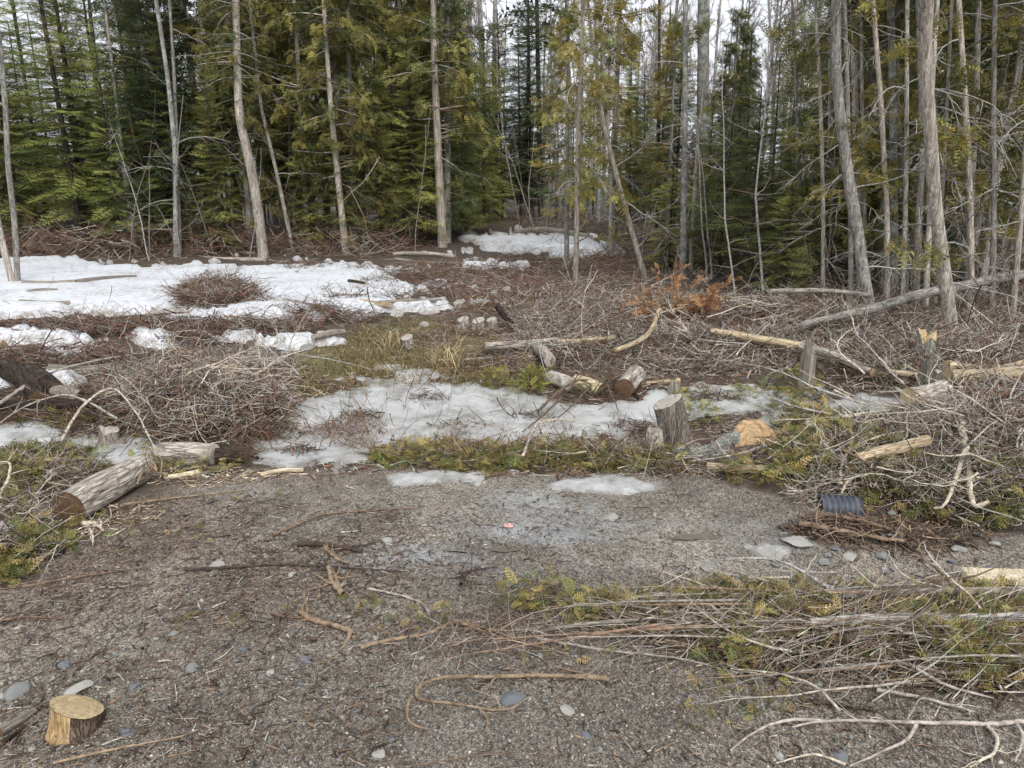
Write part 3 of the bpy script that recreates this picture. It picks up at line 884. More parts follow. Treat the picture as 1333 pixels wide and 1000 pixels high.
solo(FIRS[0], 135, 20.8, 1.0, "tall layered bright green fir at the snowfield edge, second from the forked sapling")
solo(FIRS[1], 60, 21.3, 1.15, "broad green fir just behind the forked grey sapling by the snow")
solo(FIRS[1], 225, 21.0, 0.72, "short fir with light green tips beneath the double-stemmed grey tree")
solo(FIRS[3], 305, 20.5, 0.55, "low pale green fir beside the tan leaning cedar")
solo(FIRS[3], 548, 22.6, 0.72, "slim dark-stemmed fir at the corner of the snowy track")
solo(FIRS[3], 505, 22.0, 0.62, "small yellowish fir close in front of the slim dark-stemmed one")
solo(FIRS[4], 690, 33.0, 1.0, "dense blackish green spruce standing mid-gap behind the track end")
solo(FIRS[4], 655, 34.5, 0.85, "shorter dark spruce shouldering the dense one at the track end")
solo(FIRS[0], 590, 24.5, 0.62, "layered fir filling the corner of the track bend")
solo(FIRS[3], 632, 27.0, 0.75, "yellow-green fir reaching over the far track snow")
solo(FIRS[3], 418, 21.5, 0.5, "low yellow-green fir between the straight pale cedar and its dark neighbour")
solo(PINE, 702, 38.0, 1.0, "tall pine with dark clumped boughs rising alone above the track end")
solo(CEDARS[0], 460, 20.8, 0.85, "olive cedar hanging over the foot of the back-leaning pale trunk")
solo(CEDARS[2], 735, 17.5, 0.62, "golden cedar sapling hugging the straight golden-crowned cedar")
solo(CEDARS[2], 790, 21.0, 0.95, "broad golden cedar filling the space behind the leaning bare pole")
solo(FIRS[0], 20, 20.9, 0.8, "light green layered fir leaning out at the frame edge over slash")
solo(FIRS[0], 180, 20.4, 0.6, "small layered fir before the slender pale stem")
solo(FIRS[0], 255, 20.8, 0.62, "small bright layered fir beside the double-stemmed grey tree")
solo(FIRS[3], 460, 21.0, 0.5, "low yellow-green fir under the back-leaning pale trunk")
solo(CEDARS[1], 1095, 13.4, 0.75, "olive cedar crowding behind the slim dark stem at the brush")
solo(CEDARS[0], 1330, 12.5, 0.8, "leafy cedar filling the edge behind the outermost trunk")
solo(CEDARS[2], 1030, 15.5, 0.55, "yellowish cedar with sparse sprays past the bright young fir")
solo(FIRS[3], 905, 18.5, 0.42, "soft yellow-green fir filling behind the mottled grey trunk")
solo(FIRS[3], 1045, 16.8, 0.40, "yellow-green fir standing just before the cedar cluster")
solo(FIRS[3], 985, 19.5, 0.52, "pale green fir between the bright young fir and the sky gap")
solo(CEDARS[1], 930, 22.5, 0.7, "olive cedar closing the gap behind the massive dark trunk")
solo(CEDARS[2], 1180, 14.0, 0.62, "yellow-green cedar showing between the trunks of the cluster")
solo(YOUNG[1], 1085, 13.9, 0.9, "young fir at the foot of the slim dark stem")
solo(YOUNG[1], 965, 14.5, 1.0, "bright green young fir behind the rust-coloured dead bough")
solo(YOUNG[0], 1010, 13.6, 0.8, "small yellow-green fir sapling next to the bright young fir")
solo(YOUNG[1], 925, 16.5, 0.95, "young fir half hidden behind the mottled grey trunk")
solo(YOUNG[0], 862, 17.8, 0.9, "bushy yellowish sapling behind the foot of the leaning bare pole")
solo(CEDARS[2], 858, 19.0, 0.62, "golden green cedar between the leaning pole and mottled trunk")

# ------------------------------------------------------------ named trunks traced in plan, each a tree with trunk, crown, dead branches
DEADB = []
for i in range(8):
    rg = np.random.default_rng(300 + i)
    C0 = curves(np.zeros((1, 3)), np.array([[1, 0, rg.uniform(-0.2, 0.25)]]), np.array([rg.uniform(0.7, 1.5)]), 8, 0.16, rg, grav=rg.uniform(-0.12, 0.06))
    n = 7; k = rg.integers(2, 7, n)
    d = unit(C0[0, k] - C0[0, k - 1]) + rg.normal(0, 0.5, (n, 3))
    C1 = curves(C0[0, k], d, rg.uniform(0.15, 0.6, n), 5, 0.2, rg)
    g = cat([tubes(C0, np.linspace(0.014, 0.003, 8)[None], 4, pick(1, {'silver': 1, 'grey': 1}, rg)), tubes(C1, np.tile(np.linspace(0.006, 0.002, 5), (n, 1)), 3, pick(n, {'silver': 1, 'grey': 2}, rg))])
    DEADB.append(build_mesh("dead_branch", *g, M_TWIG))

SPARSE = []
for i, cols in enumerate((CED_C, CED_Y, CED_D)):
    SPARSE.append(cedar_crown(400 + i, 6.5, 0.0, 1.2, cols, 60, 20, 0.24))
def tuft_mesh(seed, cols):
    """a loose tuft of cedar sprays on a side twig"""
    rg = np.random.default_rng(seed)
    C0 = curves(np.zeros((1, 3)), np.array([[1, 0, 0.0]]), np.array([0.8]), 6, 0.14, rg)
    n = 26; t = rg.uniform(1.2, 4.98, n); k = t.astype(int)
    P = C0[0, k] + rg.normal(0, 0.06, (n, 3)); D = rg.normal(0, 0.6, (n, 3)) + [0.6, 0, -0.4]
    cr = place(CED_T, P, D, rg.uniform(0.14, 0.3, n), shades(n, cols, rg), rg, 0.9)
    return build_mesh("foliage_tuft", *cat([cr, tubes(C0, np.linspace(0.010, 0.003, 6)[None], 3, pick(1, {'grey': 1}, rg))]), M_LEAF)
TUFTS = [tuft_mesh(450 + i, CED_Y if i % 2 else CED_C) for i in range(4)]


def up_at(u, v, yb, drift=0.0):
    r = ray(u, v); t = yb / r[1]
    return np.array([r[0] * t, yb + drift, CAM_H + r[2] * t])


def traced_tree(pts, wpx, mat, label, name="cedar_tree", dead=6, crown=None, cz=None, tufts=0, group=None, H=9.5, topw=0.6, depth_v=None, dist=None):
    """pts: plan marks from foot upwards"""
    rg = random.Random(hash(label) % 9973 if False else sum(map(ord, label)))
    if dist is None:
        b0 = at(*pts[0]); yb = b0.y
    else:
        yb = dist; x, _ = W(pts[0][0], dist); b0 = Vector((up_at(pts[0][0], pts[0][1], yb)[0], yb, 0)); b0.z = float(height(b0.x, b0.y))
    path = [np.array([b0.x, b0.y, b0.z - 0.12])]
    for i, (u, v) in enumerate(pts[1:]): path.append(up_at(u, v, yb, 0.05 * (i + 1) * rg.uniform(-1, 1)))
    d = path[-1] - path[-2]; d = d / abs(d[2])
    if H > path[-1][2] + 0.5:
        path.append(path[-1] + d * (H - path[-1][2]) * 0.5); path.append(path[-1] + np.array([d[0] * 0.4, 0, 1]) * (H - path[-1][2]))
    r0 = wpx * 0.43 * (yb * cp + CAM_H * sp) / F_PX
    org = np.array([b0.x, b0.y, b0.z])
    loc = [p - org for p in path]
    zz = np.array([p[2] for p in loc]); radii = r0 * (1.05 - (1 - topw) * np.clip(zz / 6.0, 0, 1.45))
    Vt, Ft, Q, R = trunk_geo(loc, np.maximum(radii, 0.012), 12, 0.07, seed=sum(map(ord, label)) % 97, flare=0.3)
    root = empty(name, org)
    tag(root, label, 'tree', group)
    link("trunk", build_mesh("trunk", Vt, Ft, None, mat, True), root)
    def q_at(z):
        k = int(np.argmin(np.abs(Q[:, 2] - z))); return Q[k], R[k]
    for i in range(int(dead * 1.5)):
        z = rg.uniform(0.5, min(H * 0.6, 6.0)); q, r_ = q_at(z)
        o = link("dead_branch", rg.choice(DEADB), root); o.location = q
        o.rotation_euler = (0, rg.uniform(-0.4, 0.4), rg.uniform(0, 6.28)); s = rg.uniform(0.5, 1.15); o.scale = (s, s, s)
    for i in range(tufts * 2 if pts[0][0] > 1000 else tufts):
        z = rg.uniform(0.8, 5.5); q, r_ = q_at(z)
        o = link("foliage_tuft", rg.choice(TUFTS), root); o.location = q
        o.rotation_euler = (0, rg.uniform(-0.3, 0.3), rg.uniform(0, 6.28)); s = rg.uniform(0.6, 1.2); o.scale = (s, s, s)
    if crown is not None:
        cm, bm = SPARSE[crown]; q, _ = q_at(cz or 4.0)
        for nm, me in (("crown", cm), ("limbs", bm)):
            o = tag(link(nm, me, root), kind='stuff' if nm == 'limbs' else None); o.location = q; s = max(0.6, (H - q[2]) / 6.5); o.scale = (s, s, s); o.rotation_euler[2] = rg.uniform(0, 6)
    return root


T = traced_tree
T([(22, 374), (18, 290), (14, 212), (12, 150), (4, 60), (0, 0)], 8, M_CEDAR, "forked thin grey sapling rising from the snow, taller stem", "bare_tree", 2, None, H=8)
T([(18, 374), (6, 320), (-4, 270), (-20, 160), (-35, 60)], 9, M_CEDARP, "smooth pale sapling leaning away beside the forked one in the snow", "bare_tree", 1, None, H=8)
T([(152, 312), (140, 250), (130, 170), (118, 60), (112, 0)], 8, M_DARKB, "dark lichened stem standing inside the layered green fir", "fir_tree", 5, None, H=9)
T([(176, 318), (163, 230), (150, 110), (139, 0)], 6, M_CEDAR, "slender pale stem slanting up through the layered fir", "bare_tree", 4, None, H=9)
T([(228, 330), (229, 200), (221, 110), (205, 0)], 8, M_LICH, "rough grey tree with two stems, the thicker stem", "bare_tree", 5, None, H=9, dist=20)
T([(233, 330), (230, 200), (226, 90), (222, 0)], 6, M_CEDAR, "thinner grey stem hugging the rough double-stemmed tree", "bare_tree", 4, None, H=9, dist=20.1)
T([(343, 335), (334, 260), (322, 200), (312, 150), (306, 90)], 15, M_CEDARP, "thick tan cedar trunk leaning over the snow with olive crown", "cedar_tree", 3, 0, 4.3, tufts=7, H=9)
T([(407, 312), (405, 230), (400, 120), (397, 60), (396, 0)], 9, M_CEDARP, "straight pale grey cedar trunk right of the thick tan one", "cedar_tree", 5, 0, 5.0, tufts=3, H=9.5)
T([(425, 308), (421, 200), (418, 110)], 7, M_DARKB, "dark straight trunk just behind the straight pale cedar", "cedar_tree", 3, 2, 5.0, H=9)
T([(474, 322), (460, 260), (442, 170), (433, 60), (430, 0)], 10, M_CEDARP, "pale trunk leaning back over a reddish dead twig tangle", "cedar_tree", 8, 0, 4.6, tufts=3, H=9)
T([(382, 318), (362, 230), (340, 140), (335, 80)], 6, M_CEDAR, "thin grey stem leaning between the tan and the straight cedars", "cedar_tree", 4, 2, 5.0, H=8)
T([(376, 308), (377, 180), (377, 60)], 4, M_CEDAR, "very thin upright stem beside the leaning grey one", "bare_tree", 3, None, H=8, dist=23)
T([(548, 314), (549, 200), (551, 110), (553, 0)], 8, M_DARKB, "blackish lichened trunk with fine whiskery limbs by the track corner", "fir_tree", 14, None, H=9)
T([(527, 306), (523, 200), (519, 90)], 5, M_DARKB, "thin dark stem next to the whiskery blackish trunk", "fir_tree", 6, None, H=9, dist=25)
T([(749, 370), (751, 280), (752, 190), (756, 90), (760, 0)], 8, M_CEDARP, "straight cedar with golden crown at the end of the brush field", "cedar_tree", 8, 1, 3.0, tufts=6, H=7.5)
T([(843, 364), (822, 300), (800, 220), (786, 160), (780, 110)], 8, M_CEDARP, "bare pale pole leaning steeply beside the golden cedar", "cedar_tree", 4, 1, 3.2, tufts=4, H=6.5, topw=0.4)
T([(794, 330), (796, 240), (790, 140), (780, 0)], 5, M_CEDAR, "thin stem behind the leaning pole with golden foliage", "cedar_tree", 8, 1, 2.6, H=7)
T([(889, 360), (890, 240), (892, 110), (893, 0)], 10, M_LICH, "mottled grey trunk standing behind the rust-coloured dead bough", "cedar_tree", 7, None, tufts=1, H=9.5)
T([(899, 352), (904, 260), (910, 170), (912, 150)], 6, M_CEDARP, "short smooth pole leaning by the mottled trunk", "bare_tree", 1, None, H=4.3)
T([(916, 300), (915, 200), (915, 100), (916, 0)], 19, M_LICH, "massive dark grey trunk farther back in the gap", "bare_tree", 3, None, H=14, dist=27, topw=0.85)
T([(855, 320), (857, 200), (858, 80), (858, 0)], 6, M_DARKB, "thin dark trunk seen against the sky by the golden cedar", "bare_tree", 7, None, H=12, dist=25)
T([(1005, 330), (1006, 200), (1007, 90), (1003, 0)], 5, M_LICH, "slim grey trunk rising behind the bright young fir", "bare_tree", 8, None, H=11, dist=21)
T([(1088, 372), (1084, 260), (1080, 120), (1078, 0)], 6, M_LICH, "slim dark stem close to the big leaning grey cedar", "cedar_tree", 9, None, tufts=3, H=8)
T([(1136, 414), (1119, 330), (1100, 200), (1088, 100), (1085, 0)], 17, M_CEDAR, "big leaning grey cedar with curved dead limbs on one side", "cedar_tree", 11, 2, 4.6, tufts=5, H=8)
T([(1121, 386), (1118, 260), (1113, 90), (1112, 0)], 11, M_CEDARP, "banded pale trunk just past the big leaning grey cedar", "cedar_tree", 6, 2, 4.6, tufts=2, H=8)
T([(1128, 388), (1126, 240), (1124, 100), (1122, 0)], 6, M_CEDAR, "thin companion stem touching the banded pale trunk", "cedar_tree", 5, None, tufts=2, H=8)
T([(1147, 384), (1148, 250), (1147, 110), (1144, 0)], 8, M_CEDAR, "grey trunk in the cluster's middle, straight and plain", "cedar_tree", 6, 2, 4.6, tufts=2, H=8)
T([(1165, 390), (1163, 260), (1160, 120), (1155, 0)], 12, M_LICH, "blotchy white and grey trunk in the cedar cluster", "cedar_tree", 7, 0, 4.8, tufts=3, H=8)
T([(1128, 345), (1150, 240), (1172, 130), (1190, 30), (1194, 0)], 8, M_CEDARP, "slanting pale trunk crossing in front of the cedar cluster", "cedar_tree", 5, None, tufts=2, H=7)
T([(1180, 388), (1177, 260), (1170, 130), (1168, 0)], 8, M_CEDAR, "narrow trunk right behind the slanting pale one", "cedar_tree", 6, 2, 4.6, tufts=2, H=8)
T([(1193, 402), (1196, 300), (1199, 200), (1200, 60)], 10, M_CEDAR, "brownish grey trunk in the shade beside the brightest cedar", "cedar_tree", 6, 2, 4.8, H=8)
T([(1243, 446), (1232, 370), (1215, 270), (1203, 150), (1199, 60), (1196, 0)], 19, M_CEDARP, "brightest thickest cedar trunk, bowed, behind the long fallen trunk", "cedar_tree", 6, 2, 4.2, tufts=3, H=7.5)
T([(1222, 400), (1226, 300), (1232, 150), (1230, 0)], 8, M_DARKB, "shaded dark trunk just past the brightest bowed cedar", "cedar_tree", 6, 2, 4.4, H=8)
T([(1258, 396), (1262, 280), (1270, 120), (1276, 0)], 11, M_CEDAR, "grey trunk leaning outward beyond the brightest bowed cedar", "cedar_tree", 9, 2, 4.5, tufts=3, H=8)
T([(1276, 392), (1288, 290), (1310, 170), (1325, 90), (1338, 0)], 12, M_CEDAR, "outermost trunk leaning hard toward the frame edge over dead limbs", "cedar_tree", 9, 2, 4.5, tufts=4, H=8)
T([(1362, 420), (1366, 260), (1372, 0)], 16, M_CEDAR, "grey cedar trunk at the very edge behind the propped log", "cedar_tree", 10, 2, 4.0, tufts=6, H=8)

for k_, (ub, vb, ut, w_, mt_, lab_) in enumerate([
        (1072, 396, 1062, 6, M_CEDARP, "slim pale trunk on the open side of the big leaning grey cedar"), (1108, 402, 1098, 7, M_CEDAR, "slim grey trunk tucked beside the big leaning grey cedar"),
        (1156, 404, 1138, 8, M_CEDARP, "pale leaning trunk at the front of the cedar cluster"), (1175, 408, 1185, 7, M_CEDAR, "front trunk of the cluster tilting toward the bowed cedar"),
        (1205, 412, 1222, 8, M_CEDARP, "light trunk between the cluster and the bowed brightest cedar"), (1218, 404, 1244, 6, M_CEDAR, "slim trunk crossing behind the bowed brightest cedar"),
        (1266, 412, 1252, 9, M_CEDARP, "pale trunk just beyond the bowed cedar's foot"), (1292, 416, 1300, 8, M_CEDAR, "slim grey trunk before the outermost leaning one"),
        (1318, 420, 1352, 9, M_CEDARP, "light trunk leaning out over the propped log"), (1040, 372, 1032, 5, M_CEDAR, "thin grey stem between the young firs and the cluster")]):
    T([(ub, vb), (ub * 0.75 + ut * 0.25 + 2, vb * 0.7), (ub * 0.4 + ut * 0.6, vb * 0.35), (ut, 0)], w_, mt_, lab_, "cedar_tree", 5, None, tufts=2, H=8)

# thin saplings and poles inside the wood edges
rgs = random.Random(5)
def sapling_mesh(seed):
    rg = np.random.default_rng(seed)
    C0 = curves(np.array([[0, 0, -0.1]]), np.array([[rg.normal(0, .05), 0, 1]]), np.array([4.8]), 12, 0.07, rg, 0.03)
    n = 16; k = rg.integers(2, 8, n); a = rg.uniform(0, 6.28, n)
    d = np.stack([np.cos(a), np.sin(a), rg.uniform(-0.1, 0.7, n)], 1)
    C1 = curves(C0[0, k], d, rg.uniform(0.3, 0.9, n), 4, 0.12, rg)
    return (build_mesh("trunk", *tubes(C0, np.linspace(0.021, 0.006, 12)[None], 6, pick(1, {'silver': 1, 'grey': 2}, rg)), M_TWIG),
            build_mesh("crown", *tubes(C1, np.tile([0.007, 0.005, 0.003, 0.002], (n, 1)), 3, pick(n, {'grey': 2, 'brown': 1}, rg)), M_TWIG))
SAPS = [stock("sapling", *sapling_mesh(500 + i)) for i in range(4)]
for n, u0, u1, d0, d1, lab, grp in ((26, -20, 560, 18.5, 24, "thin bare sapling at the wood edge", "saplings along the snowfield edge"),
                                    (9, 660, 760, 25, 30, "thin dead pole in the gap", "poles in the gap"),
                                    (22, 860, 1333, 11.5, 18, "thin bare sapling in the brush", "saplings before the cedar cluster")):
    for i in range(n):
        x, y = W(rgs.uniform(u0, u1), rgs.uniform(d0, d1))
        sc_ = rgs.uniform(0.6, 1.1)
        plant(SAPS[i % 4], x, y, sc_, None, ('taller ' if sc_ > 0.85 else 'low ') + lab + ' by ' + near_mark(x / (y / cp) * F_PX + CX), 'sapling', grp, rgs, 0.12)

# ------------------------------------------------------------ logs and stumps
def disc_mesh(Q, D, r, seed, mat, sides=22, rough=0.07, bulge=0.0, name="cut_face"):
    """cut end, local Z along the grain"""
    a = np.arange(sides) * 2 * PI / sides
    rr = r * (1 + vnoise(np.cos(a) * 1.6 + seed * 3.1, np.sin(a) * 1.6, seed) * rough)
    V1 = np.stack([np.cos(a) * rr, np.sin(a) * rr, 0 * a], 1)
    V2 = np.stack([np.cos(a) * rr * 0.5, np.sin(a) * rr * 0.5, 0 * a + bulge + 0.006 * r], 1)
    Vd = np.concatenate([V1, V2, [[0, 0, bulge]]])
    F = []
    for i in range(sides):
        j = (i + 1) % sides
        F += [(i, j, sides + j), (i, sides + j, sides + i), (sides + i, sides + j, 2 * sides)]
    me = build_mesh(name, Vd, np.array(F), None, mat, False)
    return me


def log(p0, p1, r0, r1, mat, cut, label, name="log", cat_="log", group=None, ends=(1, 1), bend=0.04, rough=0.10, sides=20, parts=True):
    """a felled log between two points, local Z along it"""
    p0, p1 = Vector(p0), Vector(p1)
    L = (p1 - p0).length; seed = sum(map(ord, label)) % 89 + int(abs(p0.x) * 50)
    q = (p1 - p0).normalized().to_track_quat('Z', 'Y')
    rg = np.random.default_rng(seed)
    K = max(5, int(L / 0.09)); K = min(K, 60)
    t = np.linspace(0, 1, K)
    bx, by = rg.normal(0, bend, 2) * L
    path = np.stack([bx * np.sin(t * PI) + 0.01 * L * vnoise(t * 5, 0 * t, seed), by * np.sin(t * PI), t * L], 1)
    R_ = r0 + (r1 - r0) * t
    Vt, Ft, _ = tubes(path[None], (R_ * (1 + 0.05 * vnoise(t * L * 6, 0 * t, seed + 3)))[None], sides)
    ctr = np.repeat(path, sides, 0); a = np.tile(np.arange(sides), K) * 2 * PI / sides; zs = np.repeat(t * L, sides)
    nn = vnoise(np.cos(a) * 1.6 + seed, np.sin(a) * 1.6 + zs * 1.5, seed) * rough + vnoise(a * 5, zs * 5 / max(r0, 0.03) * 0.08 + seed, seed + 9) * rough * 0.55
    Vt = ctr + (Vt - ctr) * (1 + nn)[:, None]
    if not cut:
        # close ends into splintered tips
        pass
    root = empty(name, p0); root.rotation_mode = 'QUATERNION'; root.rotation_quaternion = q
    tag(root, label, cat_, group)
    link("bark", build_mesh("bark", Vt, Ft, None, mat, True), root)
    ring0, ring1 = Vt[:sides], Vt[-sides:]
    for e, ring, zc, sgn in ((ends[0], ring0, path[0], -1), (ends[1], ring1, path[-1], 1)):
        if not e: continue
        # the face fills its ring exactly, 1.5 mm inside
        Cn = ring.mean(0)
        inner = Cn + (ring - Cn) * 0.5
        Vd = np.concatenate([ring * 1.0, inner + [0, 0, sgn * 0.004], [Cn + [0, 0, sgn * 0.006]]])
        Vd[:sides] = Cn + (ring - Cn) * 0.985
        F = []
        for i in range(sides):
            j = (i + 1) % sides
            F += [(i, j, sides + j), (i, sides + j, sides + i), (sides + i, sides + j, 2 * sides)]
        F = np.array(F)
        if sgn < 0: F = F[:, ::-1]
        Vd = Vd - Cn
        me = build_mesh("cut_face", Vd, F, None, cut if not isinstance(cut, tuple) else cut[0 if sgn < 0 else 1], False)
        o = link("cut_face", me, root); o.location = Cn
    return root


def snow_lift(u, v):
    return 0.075 if any(sdpoly(np.array([float(u)]), np.array([float(v)]), p)[0] > 3 for p in SNOW_POLY) else 0.0


def glog(u0, v0, u1, v1, wpx, mat, cut, label, z0=0.0, z1=0.0, w1=None, **kw):
    """log lying on the terrain between plan marks; width in picture units"""
    r0 = 0.5 * wpx * px(v0); r1 = 0.5 * (w1 or wpx) * px(v1)
    a, b = at(u0, v0 + wpx * 0.4), at(u1, v1 + (w1 or wpx) * 0.4)
    a.z += r0 * 0.8 + z0 + snow_lift(u0, v0); b.z += r1 * 0.8 + z1 + snow_lift(u1, v1)
    return log(a, b, r0, r1, mat, cut, label, **kw)


def stump(u, v, wpx, hpx, mat, cut, label, tilt=(0, 0), slope=(0, 0), flare=0.35, group=None, name="stump", buttress=0.1, jag=0.0, bare=None):
    """standing stump: foot at (u, v)"""
    m_ = px(v); r = 0.5 * wpx * m_; H = hpx * m_ * 1.02
    b = at(u, v); seed = int(u * 7 + v) % 97
    sides, K = 24, 12
    t = np.linspace(0, 1, K); a = np.arange(sides) * 2 * PI / sides
    z = -0.05 + (H + 0.05) * t
    Rz = r * (1 + flare * np.exp(-np.maximum(z, 0) / (H * 0.25 + 1e-6)))
    A_, Z_ = np.meshgrid(a, z); Rr = Rz[:, None] * (1 + 0.08 * vnoise(np.cos(A_) * 1.8 + seed, np.sin(A_) * 1.8 + Z_ * 2, seed) + buttress * np.exp(-np.maximum(Z_, 0) / (H * 0.4)) * np.sin(A_ * 5 + seed) * 0.8 + 0.035 * vnoise(A_ * 6, Z_ * 9, seed + 2))
    X = Rr * np.cos(A_) + tilt[0] * Z_; Y = Rr * np.sin(A_) + tilt[1] * Z_
    Zc = Z_ + t[:, None] * (slope[0] * Rr * np.cos(A_) + slope[1] * Rr * np.sin(A_)) + (t[:, None] ** 4) * jag * H * vnoise(A_ * 1.5, 0 * A_, seed + 4)
    Vt = np.stack([X, Y, Zc], -1).reshape(-1, 3)
    idx = np.arange(K * sides).reshape(K, sides)
    Fq = np.stack([idx[:-1], np.roll(idx, -1, 1)[:-1], np.roll(idx, -1, 1)[1:], idx[1:]], -1).reshape(-1, 4)
    root = empty(name, b); tag(root, label, 'stump', group)
    if bare:
        am = np.tile(a + PI / sides, K - 1) % (2 * PI); sel = ((am - bare[0]) % (2 * PI)) < bare[1]
        us_, iv_ = np.unique(Fq[~sel], return_inverse=True); link("bare_side", build_mesh("bare_side", Vt[us_], iv_.reshape(-1, 4), None, mat, True), root)
        Vb_ = Vt.copy(); ctr = np.array([0, 0, 0]); nrm = Vt * [1, 1, 0]; nrm /= np.linalg.norm(nrm, axis=1)[:, None] + 1e-9
        Vb_ += nrm * r * 0.045 * (1 + 0.6 * vnoise(Vt[:, :1] * 60, Vt[:, 1:2] * 60 + Vt[:, 2:] * 20, 5)); Vb_[-sides:] = Vt[-sides:] + [0, 0, -0.002]
        us_, iv_ = np.unique(Fq[sel], return_inverse=True); link("bark", build_mesh("bark", Vb_[us_], iv_.reshape(-1, 4), None, bare[2], True), root)
    else:
        link("bark", build_mesh("bark", Vt, Fq, None, mat, True), root)
    ring = Vt[-sides:]; Cn = ring.mean(0); ring2 = Cn + (ring - Cn) * 0.985
    inner = Cn + (ring - Cn) * 0.55
    Vd = np.concatenate([ring2 + [0, 0, 0.001], inner + [0, 0, 0.004 + jag * 0.02], [Cn + [0, 0, 0.004]]]) - Cn
    F = []
    for i in range(sides):
        j = (i + 1) % sides
        F += [(i, j, sides + j), (i, sides + j, sides + i), (sides + i, sides + j, 2 * sides)]
    o = link("cut_face", build_mesh("cut_face", Vd, np.array(F), None, cut, False), root); o.location = Cn
    return root


# near block of fresh wood
stump(100, 947, 58, 29, M_BARE, M_CUTF, "fresh sawn yellow wood block with slanting top on the gravel", tilt=(0.12, 0.10), slope=(-0.42, -0.30), flare=0.14, name="wood_block", buttress=0.05, bare=(4.95, 1.9, M_BROWNB))
S_ = stump
glog(0, 952, 46, 924, 15, M_WEATH, M_CUTD, "greyish purple slab of torn bark beside the yellow wood block", w1=9, bend=0.01)
glog(2, 968, 34, 945, 8, M_ROT, M_CUTD, "dark strip of bark under the torn bark slab", w1=5, bend=0.02)
glog(600, 372, 632, 366, 5, M_WEATH, M_CUTW, "small grey chunk lying among red twigs by the track")
glog(455, 372, 478, 376, 7, M_ROT, M_CUTW, "dark chunk of wood poking from the ragged snow")
glog(408, 448, 448, 440, 8, M_WEATH, M_CUTW, "grey split log by the twin boulders")
glog(560, 470, 640, 466, 5, M_CEDARP, M_CUTW, "pale straight rod behind the hemlock seedling")
glog(735, 410, 775, 402, 6, M_WEATH, M_CUTW, "bleached chunk just beyond the round boulder")
glog(905, 502, 985, 506, 8, M_CEDARP, M_CUTW, "pale limb lying along the back rim of the ice")
glog(340, 618, 395, 612, 6, M_SPLIT, M_CUTF, "light splintered slat at the road's upper edge")
glog(215, 622, 262, 614, 7, M_SPLIT, M_CUTF, "torn pale slab of wood beside the mossy log")
# felled logs by the road
glog(93, 662, 186, 610, 44, M_FURROW, (M_CUTD, M_CUTW), "large furrowed grey log with cracked brown end by the ditch", w1=34, bend=0.02)
glog(150, 628, 182, 614, 30, M_FURROW, (M_CUTD, M_CUTW), "short stub of pale bark resting against the large furrowed log", z0=0.02, z1=0.03)
glog(214, 588, 280, 591, 29, M_FURROW, (M_CUTF, M_CUTW), "mossy rough log lying crosswise behind the large furrowed log", bend=0.01)
glog(283, 594, 322, 592, 22, M_ROT, M_CUTD, "black rotten log end next to the mossy rough log", bend=0.01)
glog(238, 604, 262, 601, 12, M_WEATH, M_CUTW, "small weathered chunk before the mossy rough log")
glog(12, 488, 52, 520, 26, M_ROT, M_CUTD, "dark wet log with thawing snow beside it, nearer the pile edge", w1=22)
glog(34, 484, 74, 508, 20, M_ROT, M_CUTD, "second dark wet log lying parallel to its dark neighbour")
glog(64, 486, 150, 480, 22, M_WEATH, M_CUTW, "broad flattened pale grey log at the foot of the brush", w1=14)
glog(75, 512, 105, 517, 18, M_WEATH, M_CUTD, "short log with reddish brown end under melting snow")
glog(-30, 452, 6, 452, 17, M_CUTF, M_CUTF, "bright sawn log poking in at the edge below the snow")
glog(0, 528, 250, 540, 13, M_ROT, M_CUTD, "long black rotting trunk along the foot of the tangled pile", bend=0.01)
S_(143, 580, 24, 24, M_WEATH, M_CUTW, "weathered grey stump at the ice edge with a long root", tilt=(0.1, 0), jag=0.3)
glog(150, 572, 195, 594, 13, M_WEATH, M_CUTW, "thick bent grey root running from the weathered stump", w1=7, name="root", cat_="root")
S_(303, 515, 16, 38, M_YEL, M_CUTF, "narrow pale stump standing inside the tangled brush pile")
S_(275, 530, 9, 20, M_YEL, M_CUTF, "thin short pale stub inside the tangled brush pile")
# logs on the snow
glog(30, 374, 100, 373, 7, M_WEATH, M_CUTW, "weathered log on the snow running from the sapling foot")
glog(100, 373, 178, 366, 7, M_WEATH, M_CUTD, "darker log on the snow continuing the weathered one", w1=6)
glog(38, 387, 76, 384, 6, M_WEATH, M_CUTW, "short grey log lying alone on the open snow")
glog(28, 399, 92, 401, 6, M_WEATH, M_CUTW, "slightly longer grey log nearest below the short one on snow")
glog(-40, 423, 82, 423, 8, M_ROT, M_CUTW, "straight long log along the lower snow margin", bend=0.005)
glog(230, 424, 290, 424, 5, M_WEATH, M_CUTW, "thin grey log behind the low brush line")
glog(370, 398, 425, 406, 7, M_WEATH, M_CUTW, "dark broken log beside the small round brush heap")
glog(480, 402, 575, 397, 5, M_WEATH, M_CUTW, "thin dark log at the ragged end of the snow")
glog(470, 398, 510, 404, 7, M_YEL, M_CUTW, "short tan log at the ragged end of the snow")
